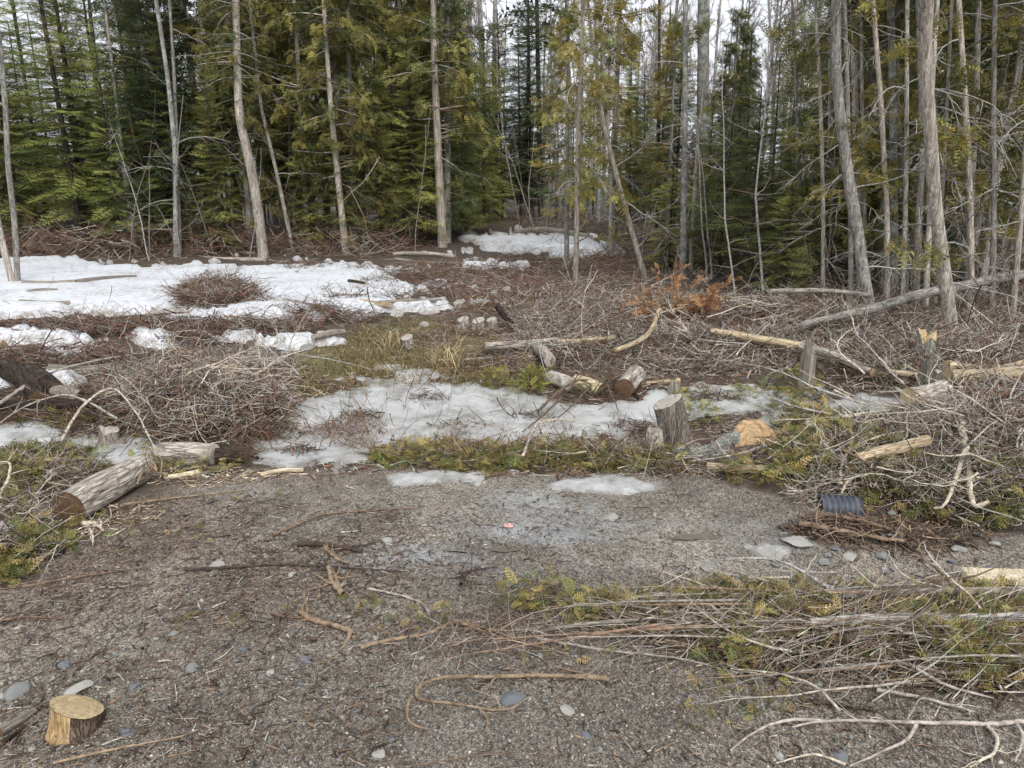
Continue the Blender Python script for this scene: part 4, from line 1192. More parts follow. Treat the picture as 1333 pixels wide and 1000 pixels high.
# forest-edge poles
glog(25, 283, 205, 326, 6, M_CEDARP, M_CUTW, "long pale pole slanting down out of the woods", z0=0.9, bend=0.03)
glog(200, 326, 345, 338, 6, M_CEDARP, M_CUTW, "long pale pole flat along the upper snow edge", bend=0.02)
glog(160, 318, 330, 330, 5, M_WEATH, M_CUTW, "thin weathered pole among red twigs above the snow", z0=0.1)
glog(262, 300, 305, 333, 5, M_CEDARP, M_CUTW, "short slanted pole propped in the red twigs", z0=0.3)
glog(512, 331, 592, 334, 5, M_CEDARP, M_CUTW, "bleached limb lying across the mouth of the track")
glog(515, 337, 600, 342, 4, M_WEATH, M_CUTW, "second bleached limb just below the first at the track mouth")
glog(672, 302, 770, 312, 6, M_CEDARP, M_CUTW, "fallen pale trunk at the far end of the snowy track")
# centre
for u, v, w, h, lab in ((603, 426, 15, 10, "low stump with pale top at the edge of the grass, outer one of a clump"), (623, 428, 16, 11, "low stump with pale top in the middle of the clump"),
                        (640, 428, 13, 12, "low stump with pale top hugging the leaning stub"), (643, 386, 10, 6, "small round cut stump amid red twigs"), (659, 384, 12, 8, "split-topped stump beside the small round one"),
                        (598, 400, 16, 7, "flat snow-dusted stump at the end of the snow"), (530, 452, 16, 13, "lone pale-topped stump by dry grass stalks"), (575, 395, 12, 6, "flat stump near the snow-dusted one"),
                        (655, 400, 9, 6, "small pale stump above the leaning stub")):
    S_(u, v, w, h, M_FURROW, M_CUTW, lab, slope=(0.2, 0.3))
glog(668, 444, 648, 418, 9, M_ROT, M_CUTO, "dark leaning stub with orange sawn tip", z1=0.18, w1=8)
glog(632, 462, 724, 455, 10, M_FURROW, M_CUTW, "grey log lying across at the top of the log row", z0=0.1, z1=0.1)
glog(722, 456, 800, 452, 7, M_YEL, M_CUTW, "thin tan pole continuing behind the grey cross log", z0=0.1, z1=0.12)
glog(700, 462, 716, 480, 16, M_FURROW, M_CUTW, "short grey log pointing down toward the green seedling", z0=0.08, z1=0.08)
glog(716, 492, 742, 500, 19, M_CUTW, M_CUTW, "white-barked log half under snow beside the green seedling", bend=0.01)
glog(750, 498, 782, 508, 19, M_YEL, M_CUTD, "reddish log with wet black end facing the ice")
glog(828, 488, 812, 506, 26, M_FURROW, M_CUTD, "thick grey log with hollow-looking dark end facing the ice")
glog(833, 499, 872, 497, 7, M_YEL, M_CUTF, "peeled yellow pole behind the thick grey log")
glog(800, 496, 835, 520, 6, M_ROT, M_CUTD, "dark stick wedged behind the two sawn log ends")
S_(877, 513, 15, 16, M_WEATH, M_CUTF, "small splintered tan stump behind the tall ice-side stump", jag=0.4)
S_(884, 583, 34, 60, M_GREYB, M_CUTW, "tall leaning grey stump with white two-level cut top by the ice", tilt=(-0.30, 0), slope=(0.5, 0.05), flare=0.3)
S_(853, 584, 26, 24, M_CUTW, M_CUTW, "chewed whitish root knob at the foot of the tall stump", tilt=(-0.1, 0), jag=0.5, flare=0.1)
glog(880, 592, 940, 580, 20, M_LICH, M_CUTW, "grey lichen log butt at the foot of the tall stump", w1=18)
glog(940, 577, 1022, 531, 19, M_LICH, M_CUTW, "mottled grey trunk slanting up from the lichen butt over the ice", w1=15, z1=0.06)
S_(983, 577, 56, 6, M_CUTO, M_CUTO, "very low broad stump with glowing orange fresh cut", slope=(0.1, 0.55), flare=0.15, buttress=0.25)
S_(1048, 508, 18, 52, M_WEATH, M_CUTW, "slim bleached snag stump beside the pale diagonal log", flare=0.2, jag=0.3)
glog(1046, 448, 1345, 394, 9, M_CEDAR, M_CUTW, "long dark fallen trunk propped high across the wood edge", z0=0.20, z1=0.46, w1=14, bend=0.012)
glog(925, 456, 1040, 470, 9, M_YEL, M_CUTF, "pale diagonal log, upper length, running out of the brush", w1=11, z0=0.2, z1=0.16)
glog(1040, 471, 1135, 498, 12, M_CEDARP, M_CUTF, "pale diagonal log, lower length, ending by the snow patch", w1=10, z0=0.16, z1=0.1)
glog(900, 425, 960, 462, 3, M_CEDARP, M_CUTW, "thin pale whip at the tip of the diagonal log", z0=0.1)
S_(1207, 520, 27, 40, M_GREYB, M_CUTW, "rough brown stump with ragged top near the propped log", jag=0.35)
S_(1200, 484, 22, 44, M_CEDAR, M_CUTF, "taller grey stump with tan splintered top just behind the rough brown one", jag=0.3)
glog(1178, 540, 1226, 530, 24, M_FURROW, M_CUTF, "stout short log with pale end below the rough brown stump", z0=0.14, z1=0.14)
glog(1228, 496, 1352, 488, 15, M_YEL, M_CUTF, "thick yellowish peeled log, the rear one of two side by side", z0=0.14, z1=0.18)
glog(1232, 511, 1356, 506, 17, M_YEL, M_CUTF, "thick yellowish peeled log, the front one of two side by side", z0=0.14, z1=0.18)
glog(1155, 500, 1228, 506, 8, M_YEL, M_CUTF, "slimmer peeled log reaching the rough brown stump", z0=0.12, z1=0.12)
glog(1272, 482, 1348, 438, 17, M_CEDARP, M_CUTF, "pale log propped up at an angle at the picture edge", z1=0.25)
glog(920, 608, 1022, 612, 13, M_YEL, M_CUTF, "reddish barked log lying before the orange cut stump", bend=0.01)
glog(1000, 430, 1130, 414, 6, M_CEDAR, M_CUTW, "slim grey fallen pole behind the long dark trunk", z0=0.3, z1=0.3)
glog(1010, 395, 1060, 372, 6, M_CEDARP, M_CUTW, "short light pole resting in brush before the cedar cluster", z1=0.15)
glog(1110, 628, 1200, 626, 14, M_YEL, M_CUTF, "pinkish log buried in greenery above the dark hollow", bend=0.01, z0=0.16, z1=0.16)
glog(800, 470, 855, 443, 6, M_YEL, M_CUTF, "peeled straight pole slanting in the central brush", z0=0.12, z1=0.3)
glog(1165, 590, 1185, 545, 9, M_WEATH, M_CUTW, "crooked pale pole below the stout short log", z1=0.05)
glog(1048, 568, 1105, 578, 9, M_CEDARP, M_CUTW, "knobby white limb among olive greenery", z0=0.1)
glog(1105, 578, 1170, 578, 8, M_CEDARP, M_CUTW, "second knobby white limb continuing the first", z0=0.08)
# right foreground logs in the near pile
glog(1060, 800, 1370, 798, 11, M_GREYB, M_CUTO, "thick grey pole, upper one in the near brush pile", z0=0.10, z1=0.13, bend=0.006)
glog(1050, 836, 1380, 832, 13, M_CEDAR, M_CUTO, "thickest pole with bark in the near brush pile", z0=0.10, z1=0.12, bend=0.006)
glog(1200, 868, 1370, 872, 12, M_CEDAR, M_CUTO, "dark pole low at the front of the near brush pile", z0=0.05, z1=0.06)
glog(700, 826, 1010, 822, 5, M_WEATH, M_CUTW, "long thin bleached pole reaching farthest over the gravel", z0=0.02, z1=0.05)

# ------------------------------------------------------------ rocks
def rock_mesh(seed, flat=0.55):
    import bmesh
    bm = bmesh.new(); bmesh.ops.create_icosphere(bm, subdivisions=2, radius=1.0)
    rg = np.random.default_rng(seed); ax = rg.normal(size=(7, 3)); ax /= np.linalg.norm(ax, axis=1)[:, None]; lim = rg.uniform(0.42, 0.85, 7)
    for v in bm.verts:
        p = np.array(v.co)
        for a, l in zip(ax, lim):
            d = p @ a
            if d > l: p = p - a * (d - l)
        p = p * (1 + 0.04 * rg.normal()); v.co = (p[0], p[1] * 0.75, p[2] * flat)
    for f in bm.faces: f.smooth = False
    me = bpy.data.meshes.new("rock"); bm.to_mesh(me); bm.free()
    return me


ROCKM = []
for i in range(6):
    for fl, c in ((0.55, (0.24, 0.245, 0.235)), (0.34, (0.36, 0.35, 0.32)), (0.28, (0.155, 0.165, 0.175))):
        me = rock_mesh(600 + i, fl)
        a = me.color_attributes.new("col", 'FLOAT_COLOR', 'POINT')
        a.data.foreach_set("color", np.tile([*c, 1.0], len(me.vertices)).astype(np.float32)); me.materials.append(M_STONE)
        ROCKM.append(me)


def rock(u, v, wpx, k, label, group=None, rz=None, sink=0.12):
    o = link("rock", ROCKM[k % len(ROCKM)]); p = at(u, v); s = wpx * 0.5 * px(v) * 1.15
    o.location = p + Vector((0, 0, s * sink)); o.scale = (s, s, s); o.rotation_euler = (0, 0, rz if rz is not None else (u * 1.7) % 6.28)
    if 'slab' in label: o.scale[2] *= 0.35; o.scale[1] *= 0.8; o.location.z -= s * 0.08
    tag(o, label, 'rock', group)


for a_ in ((21, 903, 32, 0, "smooth blue-grey stone beside the yellow wood block"), (104, 897, 34, 1, "flat beige stone tucked behind the yellow wood block"), (3, 906, 14, 4, "small pale stone at the edge by the blue-grey one"),
           (250, 871, 20, 3, "rounded grey stone alone on the gravel past the wood block"), (84, 867, 22, 5, "flat bluish slate chip above the wood block"), (667, 912, 33, 2, "dark angular slate piece inside the curved root"),
           (738, 925, 24, 4, "light oval stone near the curved root's open end"), (226, 826, 14, 6, "small grey stone beside yellow sprigs"), (1038, 706, 58, 4, "pale flat slab by the wet patch below the black pipe"),
           (1002, 718, 50, 7, "pale slab half in the puddle"), (1072, 732, 24, 9, "greenish grey boulder near the pale slabs"), (1107, 727, 24, 10, "whitish angular stone below the rotten bark heap"),
           (1148, 728, 20, 12, "tan stone next to the whitish angular one"), (1247, 717, 22, 13, "white sharp stone past the rotten bark heap"), (920, 740, 22, 10, "light flat stone at the near pile's back"),
           (845, 849, 13, 15, "round pebble touching the near pile's tip"), (283, 738, 26, 4, "whitish flat stone behind the dark long twig"), (398, 860, 18, 5, "slate chip near the forked stick"),
           (352, 876, 13, 7, "small white stone below the slate chip"), (175, 894, 16, 5, "dark blue stone chip right of the wood block"), (796, 675, 24, 4, "thin pale stone on the wet mud"),
           (762, 957, 14, 2, "small dark stone below the light oval one"), (495, 983, 20, 7, "tan flat stone at the bottom edge"), (712, 430, 19, 3, "round grey boulder among the twigs above the log row"),
           (684, 393, 18, 4, "pale stone behind the round grey boulder"), (1195, 672, 24, 6, "grey stone in the dirt below the dark hollow"), (1160, 670, 16, 9, "pebble-grey stone close to the dirt hollow"),
           (575, 622, 12, 7, "white pebble on the clod by the thin ice strip"), (1095, 985, 24, 5, "flat slate piece under the lowest pale branch"), (165, 955, 18, 5, "dull blue slate chip below the wood block"),
           (505, 705, 18, 4, "flat light stone on the damp road"), (400, 455, 22, 6, "grey boulder among twigs at the snow's lower corner"), (418, 443, 22, 7, "second boulder touching the snow's lower corner"),
           (1250, 640, 16, 9, "stone under greenery by the dark hollow"), (1015, 985, 16, 10, "stone between the bottom branches"), (60, 690, 20, 10, "flat pale chip beside the white board")):
    rock(*a_)
rk = random.Random(3)
for i in range(110):
    rock(rk.uniform(-20, 1350), rk.uniform(655, 1010), rk.choice((5, 6, 6, 7, 8, 11)), rk.randrange(18), "small grey stone lying loose on the gravel road", "small stones on the gravel", sink=0.12)
for i in range(30):
    rock(rk.uniform(950, 1333), rk.uniform(690, 770), rk.uniform(7, 15), rk.randrange(18), "small grey stone in the rubble below the pipe", "small stones below the pipe", sink=0.35)

# ------------------------------------------------------------ culvert pipes, boards, scraps
def pipe(u, v, wpx, lenpx, rz, label, n=7):
    m_ = px(v); r = wpx * 0.5 * m_; L = lenpx * m_
    root = empty("drain_pipe", at(u, v, r * 0.12)); root.rotation_euler = (0, 0, rz); tag(root, label, 'pipe')
    K = 4 * n + 1
    t = np.linspace(0, L, K)
    P = np.stack([t - L / 2, 0 * t, 0 * t], 1)
    R_ = np.where((np.arange(K) % 4) < 2, r, r * 0.80)
    Vo, Fo, _ = tubes(P[None], R_[None], 26); link("shell", build_mesh("shell", Vo, Fo, None, M_PIPE, False), root)
    Vi, Fi, _ = tubes(P[None] , np.full((1, K), r * 0.76), 26); Fi = Fi[:, ::-1]
    link("inner_wall", build_mesh("inner_wall", Vi, Fi, None, M_PIPE, True), root)
    for x in (t[0], t[-1]):
        a = np.arange(26) * 2 * PI / 26
        Va = np.concatenate([np.stack([0 * a + x - L / 2, np.cos(a) * q, np.sin(a) * q], 1) for q in (r * 0.76, r)])
        Fa = np.array([(i, (i + 1) % 26, 26 + (i + 1) % 26, 26 + i) for i in range(26)])
        link("rim", build_mesh("rim", Va, Fa, None, M_PIPE), root)


pipe(1092, 664, 36, 50, rad(-6), "black ribbed drain pipe end showing under twigs beside the road")
pipe(36, 652, 34, 46, rad(8), "black ribbed drain pipe end in the ditch beside the large log")


def board(u, v, dims, rot, mat, label, name="board", cat_="board", z=0.0, end=None):
    import bmesh
    bm = bmesh.new(); bmesh.ops.create_cube(bm, size=1.0)
    for w_ in bm.verts: w_.co = Vector((w_.co.x * dims[0], w_.co.y * dims[1], w_.co.z * dims[2]))
    bmesh.ops.bevel(bm, geom=bm.edges[:], offset=min(dims) * 0.08, segments=2, affect='EDGES')
    me = bpy.data.meshes.new(name); bm.to_mesh(me); bm.free(); me.materials.append(mat)
    root = empty(name, at(u, v, dims[2] / 2 + z)); root.rotation_euler = rot; tag(root, label, cat_)
    link("slab", me, root)
    if end:
        me2 = build_mesh("end_face", np.array([[0, -dims[1] * .42, -dims[2] * .42], [0, dims[1] * .42, -dims[2] * .42], [0, dims[1] * .42, dims[2] * .42], [0, -dims[1] * .42, dims[2] * .42]]), np.array([[0, 1, 2, 3]]), None, end)
        o = link("end_face", me2, root); o.location = (dims[0] / 2 + 0.002, 0, 0)


board(15, 700, (0.26, 0.07, 0.022), (0, 0.1, rad(-28)), M_BOARD, "greyish white board lying in twigs by the ditch", z=0.03)
board(38, 737, (0.03, 0.035, 0.075), (0.1, 0.1, rad(80)), M_BLOCK, "small upright black block with pale top at the ditch edge", "block", "block", end=None)
board(77, 722, (0.055, 0.04, 0.035), (0, 0, rad(10)), M_BLOCK, "small black block lying flat right of the upright one", "block", "block")
board(1310, 762, (0.42, 0.10, 0.035), (0.1, 0.0, rad(-4)), M_SPLIT, "fresh split pale plank behind the near brush pile", z=0.03, name="plank", cat_="plank", end=M_CUTF)
board(303, 603, (0.17, 0.05, 0.07), (0.3, -0.15, rad(8)), M_CUTO, "orange split wood wedge before the black rotten log", "wood_wedge", "wood", z=0.0)
# crumpled wrapper
gx, gy = np.meshgrid(np.linspace(-1, 1, 7), np.linspace(-1, 1, 6))
Pw = np.stack([gx * 0.026, gy * 0.02, 0.016 * np.abs(vnoise(gx * 2.3, gy * 2.3, 4)) + 0.004], -1).reshape(-1, 3)
ix = np.arange(42).reshape(6, 7); Fw = np.stack([ix[:-1, :-1], ix[:-1, 1:], ix[1:, 1:], ix[1:, :-1]], -1).reshape(-1, 4)
ow = link("wrapper", build_mesh("wrapper", Pw, Fw, None, M_PINK)); ow.location = at(662, 686, 0.002); tag(ow, "tiny crumpled pink scrap of plastic on the wet road", "litter")

# ------------------------------------------------------------ branches: individual things
def stick_mesh(seed, L=1.0, r=0.012, bend=0.10, sub=6, pal={'grey': 2, 'pale': 2}, subL=0.35, subsub=True, flat=0.35, rmin=0.25, K=9, subr=0.45):
    rg = np.random.default_rng(seed)
    C0 = curves(np.zeros((1, 3)), np.array([[1.0, 0, 0]]), np.array([L]), K, bend, rg); C0[..., 2] *= flat
    c0 = pick(1, pal, rg)
    parts = [tubes(C0, np.linspace(r, r * rmin, K)[None] * (1 + 0.1 * rg.normal(size=(1, K))), 6, c0)]
    if sub:
        k = rg.integers(1, K - 1, sub); fr = rg.random(sub)[:, None]
        base = C0[0, k] * (1 - fr) + C0[0, k + 1] * fr
        d = unit(C0[0, k + 1] - C0[0, k]) + rg.normal(0, 0.75, (sub, 3)) * [1, 1, 0.55]
        l1 = L * subL * rg.uniform(0.4, 1.2, sub)
        C1 = curves(base, d, l1, 6, bend * 1.3, rg)
        C1[..., 2] = np.maximum(C1[..., 2], -0.03)
        rk_ = r * (1 - (1 - rmin) * k / K) * subr
        parts.append(tubes(C1, np.linspace(1, 0.3, 6)[None] * rk_[:, None], 4, pick(1, pal, rg).repeat(sub, 0) * 0.5 + c0 * 0.5))
        if subsub:
            n2 = sub * 3; bi = rg.integers(0, sub, n2); kk = rg.integers(1, 5, n2)
            d2 = unit(C1[bi, kk + 1] - C1[bi, kk]) + rg.normal(0, 0.7, (n2, 3)) * [1, 1, 0.6]
            C2 = curves(C1[bi, kk], d2, l1[bi] * rg.uniform(0.2, 0.6, n2), 4, bend * 1.5, rg)
            parts.append(tubes(C2, np.tile([1, 0.8, 0.6, 0.35], (n2, 1)) * (rk_[bi] * 0.45)[:, None], 3, pick(n2, pal, rg)))
    return build_mesh("branch", *cat(parts), M_TWIG)


BR_PALE = [stick_mesh(700 + i, 1.0, 0.013, 0.2, 7, {'pale': 3, 'grey': 2, 'silver': 1}) for i in range(8)]
BR_BROWN = [stick_mesh(720 + i, 1.0, 0.010, 0.13, 6, {'brown': 3, 'grey': 2, 'red': 2}) for i in range(6)]
BR_DARK = [stick_mesh(740 + i, 1.0, 0.010, 0.12, 5, {'dark': 3, 'brown': 1}) for i in range(4)]
BR_LONG = [stick_mesh(760 + i, 1.0, 0.0052, 0.075, 7, {'pale': 3, 'grey': 3, 'brown': 1}, 0.28) for i in range(8)]
BR_CURL = [stick_mesh(780 + i, 1.0, 0.010, 0.30, 5, {'pale': 3, 'silver': 1, 'grey': 1}, 0.4) for i in range(6)]


def branch(mesh, p, L, rz, pitch=0.0, roll=0.0, label=None, group=None, name="branch", thick=1.0):
    o = link(name, mesh); o.location = p; o.rotation_euler = (roll, -pitch, rz); o.scale = (L, L * thick, L * thick)
    return tag(o, label, 'branch', group)


def br_at(mesh, u0, v0, u1, v1, label, z0=0.01, z1=0.01, group=None, thick=1.0, roll=0.0, name="branch"):
    a, b = at(u0, v0, z0), at(u1, v1, z1); d = b - a; L = d.length
    return branch(mesh, a, L * 1.05, math.atan2(d.y, d.x), math.asin(max(-1, min(1, d.z / L))), roll, label, group, name, thick)


# bespoke twisted sticks on the road, drawn as ground paths
def path_stick(pts, wpx, pal, label, forks=(), name="branch", z=0.012, lift=0.0, cat_='branch', w1=0.35):
    P = [at(u, v, z) for u, v in pts]; org = P[0]
    Q = np.array([(p - org) for p in P], float)
    r0 = wpx * 0.42 * px(pts[0][1])
    def smooth(Q, K):
        seg = np.concatenate([[0], np.cumsum(np.linalg.norm(np.diff(Q, axis=0), axis=1))]); t = np.linspace(0, seg[-1], K)
        q = np.stack([np.interp(t, seg, Q[:, i]) for i in range(3)], 1)
        for _ in range(2): q[1:-1] = (q[:-2] + 2 * q[1:-1] + q[2:]) / 4
        return q
    K = 5 + 3 * len(pts); q = smooth(Q, K)
    rg = np.random.default_rng(sum(map(ord, label)))
    q[:, 2] += r0 * 0.6 + lift * np.sin(np.linspace(0, PI, K)) + rg.normal(0, r0 * 0.10, K); q[1:-1, :2] += rg.normal(0, r0 * 0.16, (K - 2, 2))
    c = pick(1, pal, rg, 0.08)
    Km = K * 3; tm_ = np.linspace(0, K - 1, Km); qm = np.stack([np.interp(tm_, np.arange(K), q[:, i]) for i in range(3)], 1)
    qm[1:-1] = (qm[:-2] + qm[1:-1] * 2 + qm[2:]) / 4
    vt, ft, ct_ = tubes(qm[None], (np.linspace(r0, r0 * w1, Km) * (1 + 0.08 * rg.normal(size=Km)))[None], 9, c)
    ctr_ = np.repeat(qm, 9, 0); parts = [(ctr_ + (vt - ctr_) * (1 + 0.16 * rg.normal(size=(len(vt), 1)).clip(-1.5, 1.5)), ft, ct_)]
    ns = 6 if K > 10 else 3
    ks = rg.integers(2, K - 1, ns); ds = rg.normal(0, 1, (ns, 3)) * [1, 1, 0.5] + [0, 0, 0.25]
    cs = curves(q[ks], ds, rg.uniform(6, 20, ns) * r0, 5, 0.25, rg); cs[..., 2] = np.maximum(cs[..., 2], -0.002 - z * 0.5)
    parts.append(tubes(cs, np.linspace(0.4, 0.12, 5)[None] * r0 * np.ones((ns, 1)), 4, np.repeat(c, ns, 0)))
    for fk in forks:
        Pf = np.array([(at(u, v, z) - org) for u, v in fk], float); kf = 9; qf = smooth(Pf, kf); qf[:, 2] += r0 * 0.5; qf[1:-1, :2] += rg.normal(0, r0 * 0.14, (kf - 2, 2))
        parts.append(tubes(qf[None], np.linspace(r0 * 0.8, r0 * 0.3, kf)[None], 6, c))
    o = link(name, build_mesh(name, *cat(parts), M_TWIG)); o.location = org
    return tag(o, label, cat_)


PS = path_stick
PS([(790, 888), (720, 884), (620, 886), (570, 886), (545, 898), (536, 910), (545, 918), (590, 920), (625, 928), (660, 932), (690, 912)], 8, {'tan': 1}, "long root curved like a hook on the gravel", forks=[((625, 928), (636, 940), (634, 956)), ((536, 912), (528, 930), (532, 948), (560, 955))], w1=0.3)
PS([(793, 890), (745, 878), (722, 872)], 6, {'tan': 1}, "short tan root piece above the open end of the curved root")
PS([(390, 800), (400, 808), (430, 818), (458, 826), (460, 832)], 9, {'tan': 1, 'pale': 1}, "pale elbow-shaped stick on the gravel", forks=[((455, 828), (452, 840), (443, 852))], w1=0.8)
PS([(355, 802), (375, 808), (395, 808)], 6, {'brown': 1}, "short brown stick just before the elbow-shaped one")
PS([(448, 780), (440, 772), (432, 760), (428, 742)], 10, {'brown': 1, 'tan': 1}, "gnarled stub with torn pale wood on the road", forks=[((440, 770), (438, 755), (430, 742))], w1=0.6)
PS([(388, 712), (420, 713), (455, 718), (472, 722)], 9, {'dark': 1}, "black slab-like stick above the gnarled stub", w1=0.6)
PS([(418, 708), (428, 722), (440, 732), (455, 738)], 6, {'tan': 1}, "light twig crossing the black slab-like stick", w1=0.6)
PS([(240, 745), (300, 742), (370, 738), (440, 742), (530, 748)], 5, {'dark': 1, 'brown': 1}, "long dark twig lying straight over the road")
PS([(70, 998), (120, 986), (180, 974), (230, 966), (258, 955)], 5, {'pale': 1, 'tan': 1}, "long thin pale twig along the bottom gravel")
PS([(600, 765), (603, 755), (598, 748)], 6, {'dark': 1}, "tiny black forked stub standing by the near pile's tip", forks=[((600, 750), (625, 744), (648, 742))])
PS([(470, 848), (500, 838), (560, 830), (590, 812), (640, 830), (690, 845)], 6, {'brown': 1, 'tan': 1}, "wavy brown runner linking road litter to the near pile")
PS([(590, 812), (640, 824), (700, 846), (740, 856)], 6, {'tan': 1}, "peeled tan twig below the near pile's tip")
PS([(355, 700), (420, 672), (480, 668), (545, 664)], 5, {'brown': 1}, "dark straight twig high on the road near the ice")
PS([(30, 768), (80, 758), (120, 752), (200, 740)], 4, {'brown': 1}, "faint brown twig across the damp shoulder")
PS([(782, 770), (790, 790), (800, 800)], 4, {'pale': 1}, "short bright twig sticking from the near pile's back")
PS([(160, 660), (240, 650), (330, 640)], 4, {'tan': 1}, "straw-coloured twig beside the large furrowed log", forks=[((240, 650), (260, 640))])
PS([(480, 770), (520, 778), (555, 790), (560, 812)], 4, {'grey': 1}, "bent grey twig near the dry sprigs on the road")
PS([(0, 812), (40, 806), (90, 810)], 4, {'brown': 1}, "slim brown twig at the damp shoulder's edge")
PS([(540, 1000), (640, 985), (720, 988)], 2.5, {'brown': 1}, "hair-thin brown rootlet near the bottom edge")
PS([(700, 835), (780, 850), (880, 860), (960, 880)], 5, {'grey': 1}, "low grey whip under the near pile's front")
# white curved branches at the bottom corner
PS([(1370, 944), (1290, 950), (1200, 949), (1120, 945), (1060, 946), (1030, 955)], 8, {'grey': 1}, "stout pale branch lying level below the near pile", forks=[((1192, 949), (1188, 968), (1150, 985), (1105, 1005)), ((1320, 947), (1333, 965), (1320, 1000)), ((1075, 946), (1020, 942), (975, 962), (950, 985))], w1=0.4, z=0.02)
PS([(1285, 952), (1298, 965), (1296, 985), (1260, 1005)], 6, {'grey': 1, 'pale': 1}, "white curling limb dropping from the stout level branch", w1=0.5, z=0.015)
PS([(1100, 1000), (1060, 985), (1010, 998)], 5, {'pale': 1}, "thin pale fork at the very bottom edge")
PS([(1300, 880), (1240, 895), (1180, 880), (1120, 872), (1085, 868)], 9, {'grey': 1}, "grey branch sweeping along the front of the near pile", forks=[((1180, 880), (1230, 910), (1290, 925))], z=0.05)
PS([(1093, 936), (1060, 900), (1010, 885), (950, 880)], 5, {'pale': 1}, "thin arching pale twig leading into the near pile", z=0.03)
PS([(1130, 812), (1060, 790), (1010, 765), (935, 752), (905, 745)], 7, {'silver': 1}, "silvery arching branch over the top of the near pile", lift=0.10, z=0.05)
PS([(1252, 808), (1220, 780), (1195, 755), (1185, 742)], 9, {'pale': 1, 'tan': 1}, "pale forked pole pointing up out of the near pile", lift=0.06, z=0.08, forks=[((1248, 800), (1200, 770), (1165, 762))])
PS([(1140, 905), (1200, 915), (1270, 935)], 7, {'grey': 1}, "grey stick in front of the sweeping grey branch", z=0.02)
PS([(1058, 918), (1090, 922), (1140, 932)], 8, {'dark': 1, 'grey': 1}, "blunt dark stick at the front corner of the near pile")
# right middle brush, pale crooked ones
PS([(1130, 585), (1118, 602), (1125, 630), (1140, 655)], 7, {'pale': 1}, "bleached forked branch hanging down near the black pipe", z=0.12, forks=[((1128, 625), (1140, 635), (1150, 660)), ((1122, 640), (1100, 648), (1092, 668))])
PS([(1092, 652), (1090, 632), (1105, 612), (1160, 600), (1200, 606)], 6, {'pale': 1}, "pale hoop branch arching above the black pipe", z=0.10, lift=0.05)
PS([(1240, 622), (1255, 640), (1268, 660), (1280, 684)], 11, {'pale': 1, 'tan': 1}, "thick split branch slanting beside the dark hollow", z=0.14, forks=[((1250, 634), (1230, 655), (1215, 668))], w1=0.6)
PS([(1180, 535), (1230, 560), (1300, 580)], 8, {'tan': 1}, "brown pole slanting down from the stout short log", z=0.12)
PS([(1250, 540), (1290, 545), (1340, 550)], 8, {'grey': 1, 'pale': 1}, "light crooked limb past the stout short log", z=0.12, forks=[((1255, 541), (1235, 560), (1220, 575))])
PS([(1075, 560), (1120, 552), (1175, 545)], 6, {'pale': 1}, "slender pale limb between the snow patch and stout log", z=0.08)
PS([(1040, 690), (1100, 700), (1150, 712), (1175, 720)], 9, {'tan': 1}, "rotten peeling bark strip on the dirt below the pipe", z=0.03, w1=0.6)
PS([(1060, 684), (1110, 690), (1160, 704)], 7, {'tan': 1, 'brown': 1}, "second bark strip lying over the rotten one", z=0.06, w1=0.6)
PS([(990, 552), (1040, 552), (1070, 558), (1060, 600), (1050, 622)], 6, {'grey': 1}, "drooping grey limb over the reddish log", z=0.08)
PS([(1050, 576), (950, 606), (900, 612)], 5, {'grey': 1}, "curved dark limb across the front of the orange stump", z=0.06)
PS([(900, 462), (880, 440), (862, 420)], 5, {'pale': 1}, "pale stick poking up in the central brush", z=0.15)
# branch standing over the ice
PS([(700, 548), (745, 520), (760, 512), (788, 510)], 5, {'brown': 1}, "dead bough rising over the ice from the green mat", z=0.08, forks=[((770, 512), (745, 540), (720, 562)), ((790, 512), (800, 535), (805, 548)), ((730, 530), (700, 560), (680, 575))], lift=0.08)
PS([(680, 610), (688, 590), (700, 568), (730, 558), (760, 565)], 5, {'pale': 1}, "pale curled twig in the green cedar mat", z=0.08, lift=0.03)
# left pile
PS([(155, 560), (90, 545), (40, 555), (0, 572)], 4, {'grey': 1}, "grey arching twig over the grey ice at the side", z=0.12, lift=0.10)
PS([(80, 585), (110, 555), (150, 545), (185, 572), (205, 598)], 5, {'pale': 1}, "long arched pale switch over the weathered stump", z=0.05, lift=0.22)
PS([(0, 540), (60, 505), (120, 488), (200, 468)], 6, {'grey': 1, 'pale': 1}, "long straight grey pole leaning onto the tangled pile", z=0.08, lift=0.05)
PS([(180, 545), (215, 540), (250, 552), (250, 565)], 6, {'pale': 1}, "pale drooping branch at the foot of the tangled pile", z=0.10)
PS([(0, 405), (40, 402), (85, 401)], 4, {'grey': 1}, "weathered rod on the snow above the low log")
PS([(0, 665), (18, 655), (20, 635), (8, 620)], 6, {'pale': 1}, "upright pale crook beside the ditch pipe", z=0.08, lift=0.1)
PS([(0, 712), (30, 705), (55, 690)], 5, {'pale': 1}, "pale stick lying across the white board", z=0.05)
PS([(0, 745), (40, 738), (75, 725)], 4, {'grey': 1}, "long grey stick by the two black blocks", z=0.03)
PS([(108, 690), (125, 688), (138, 700)], 8, {'tan': 1, 'pale': 1}, "splintered light stick before the large log's end", z=0.03, forks=[((115, 690), (122, 705), (123, 715))])
PS([(188, 612), (200, 628), (220, 640)], 8, {'pale': 1, 'tan': 1}, "broken forked stub on the large log's far end", z=0.10, forks=[((196, 620), (185, 640), (182, 652))])

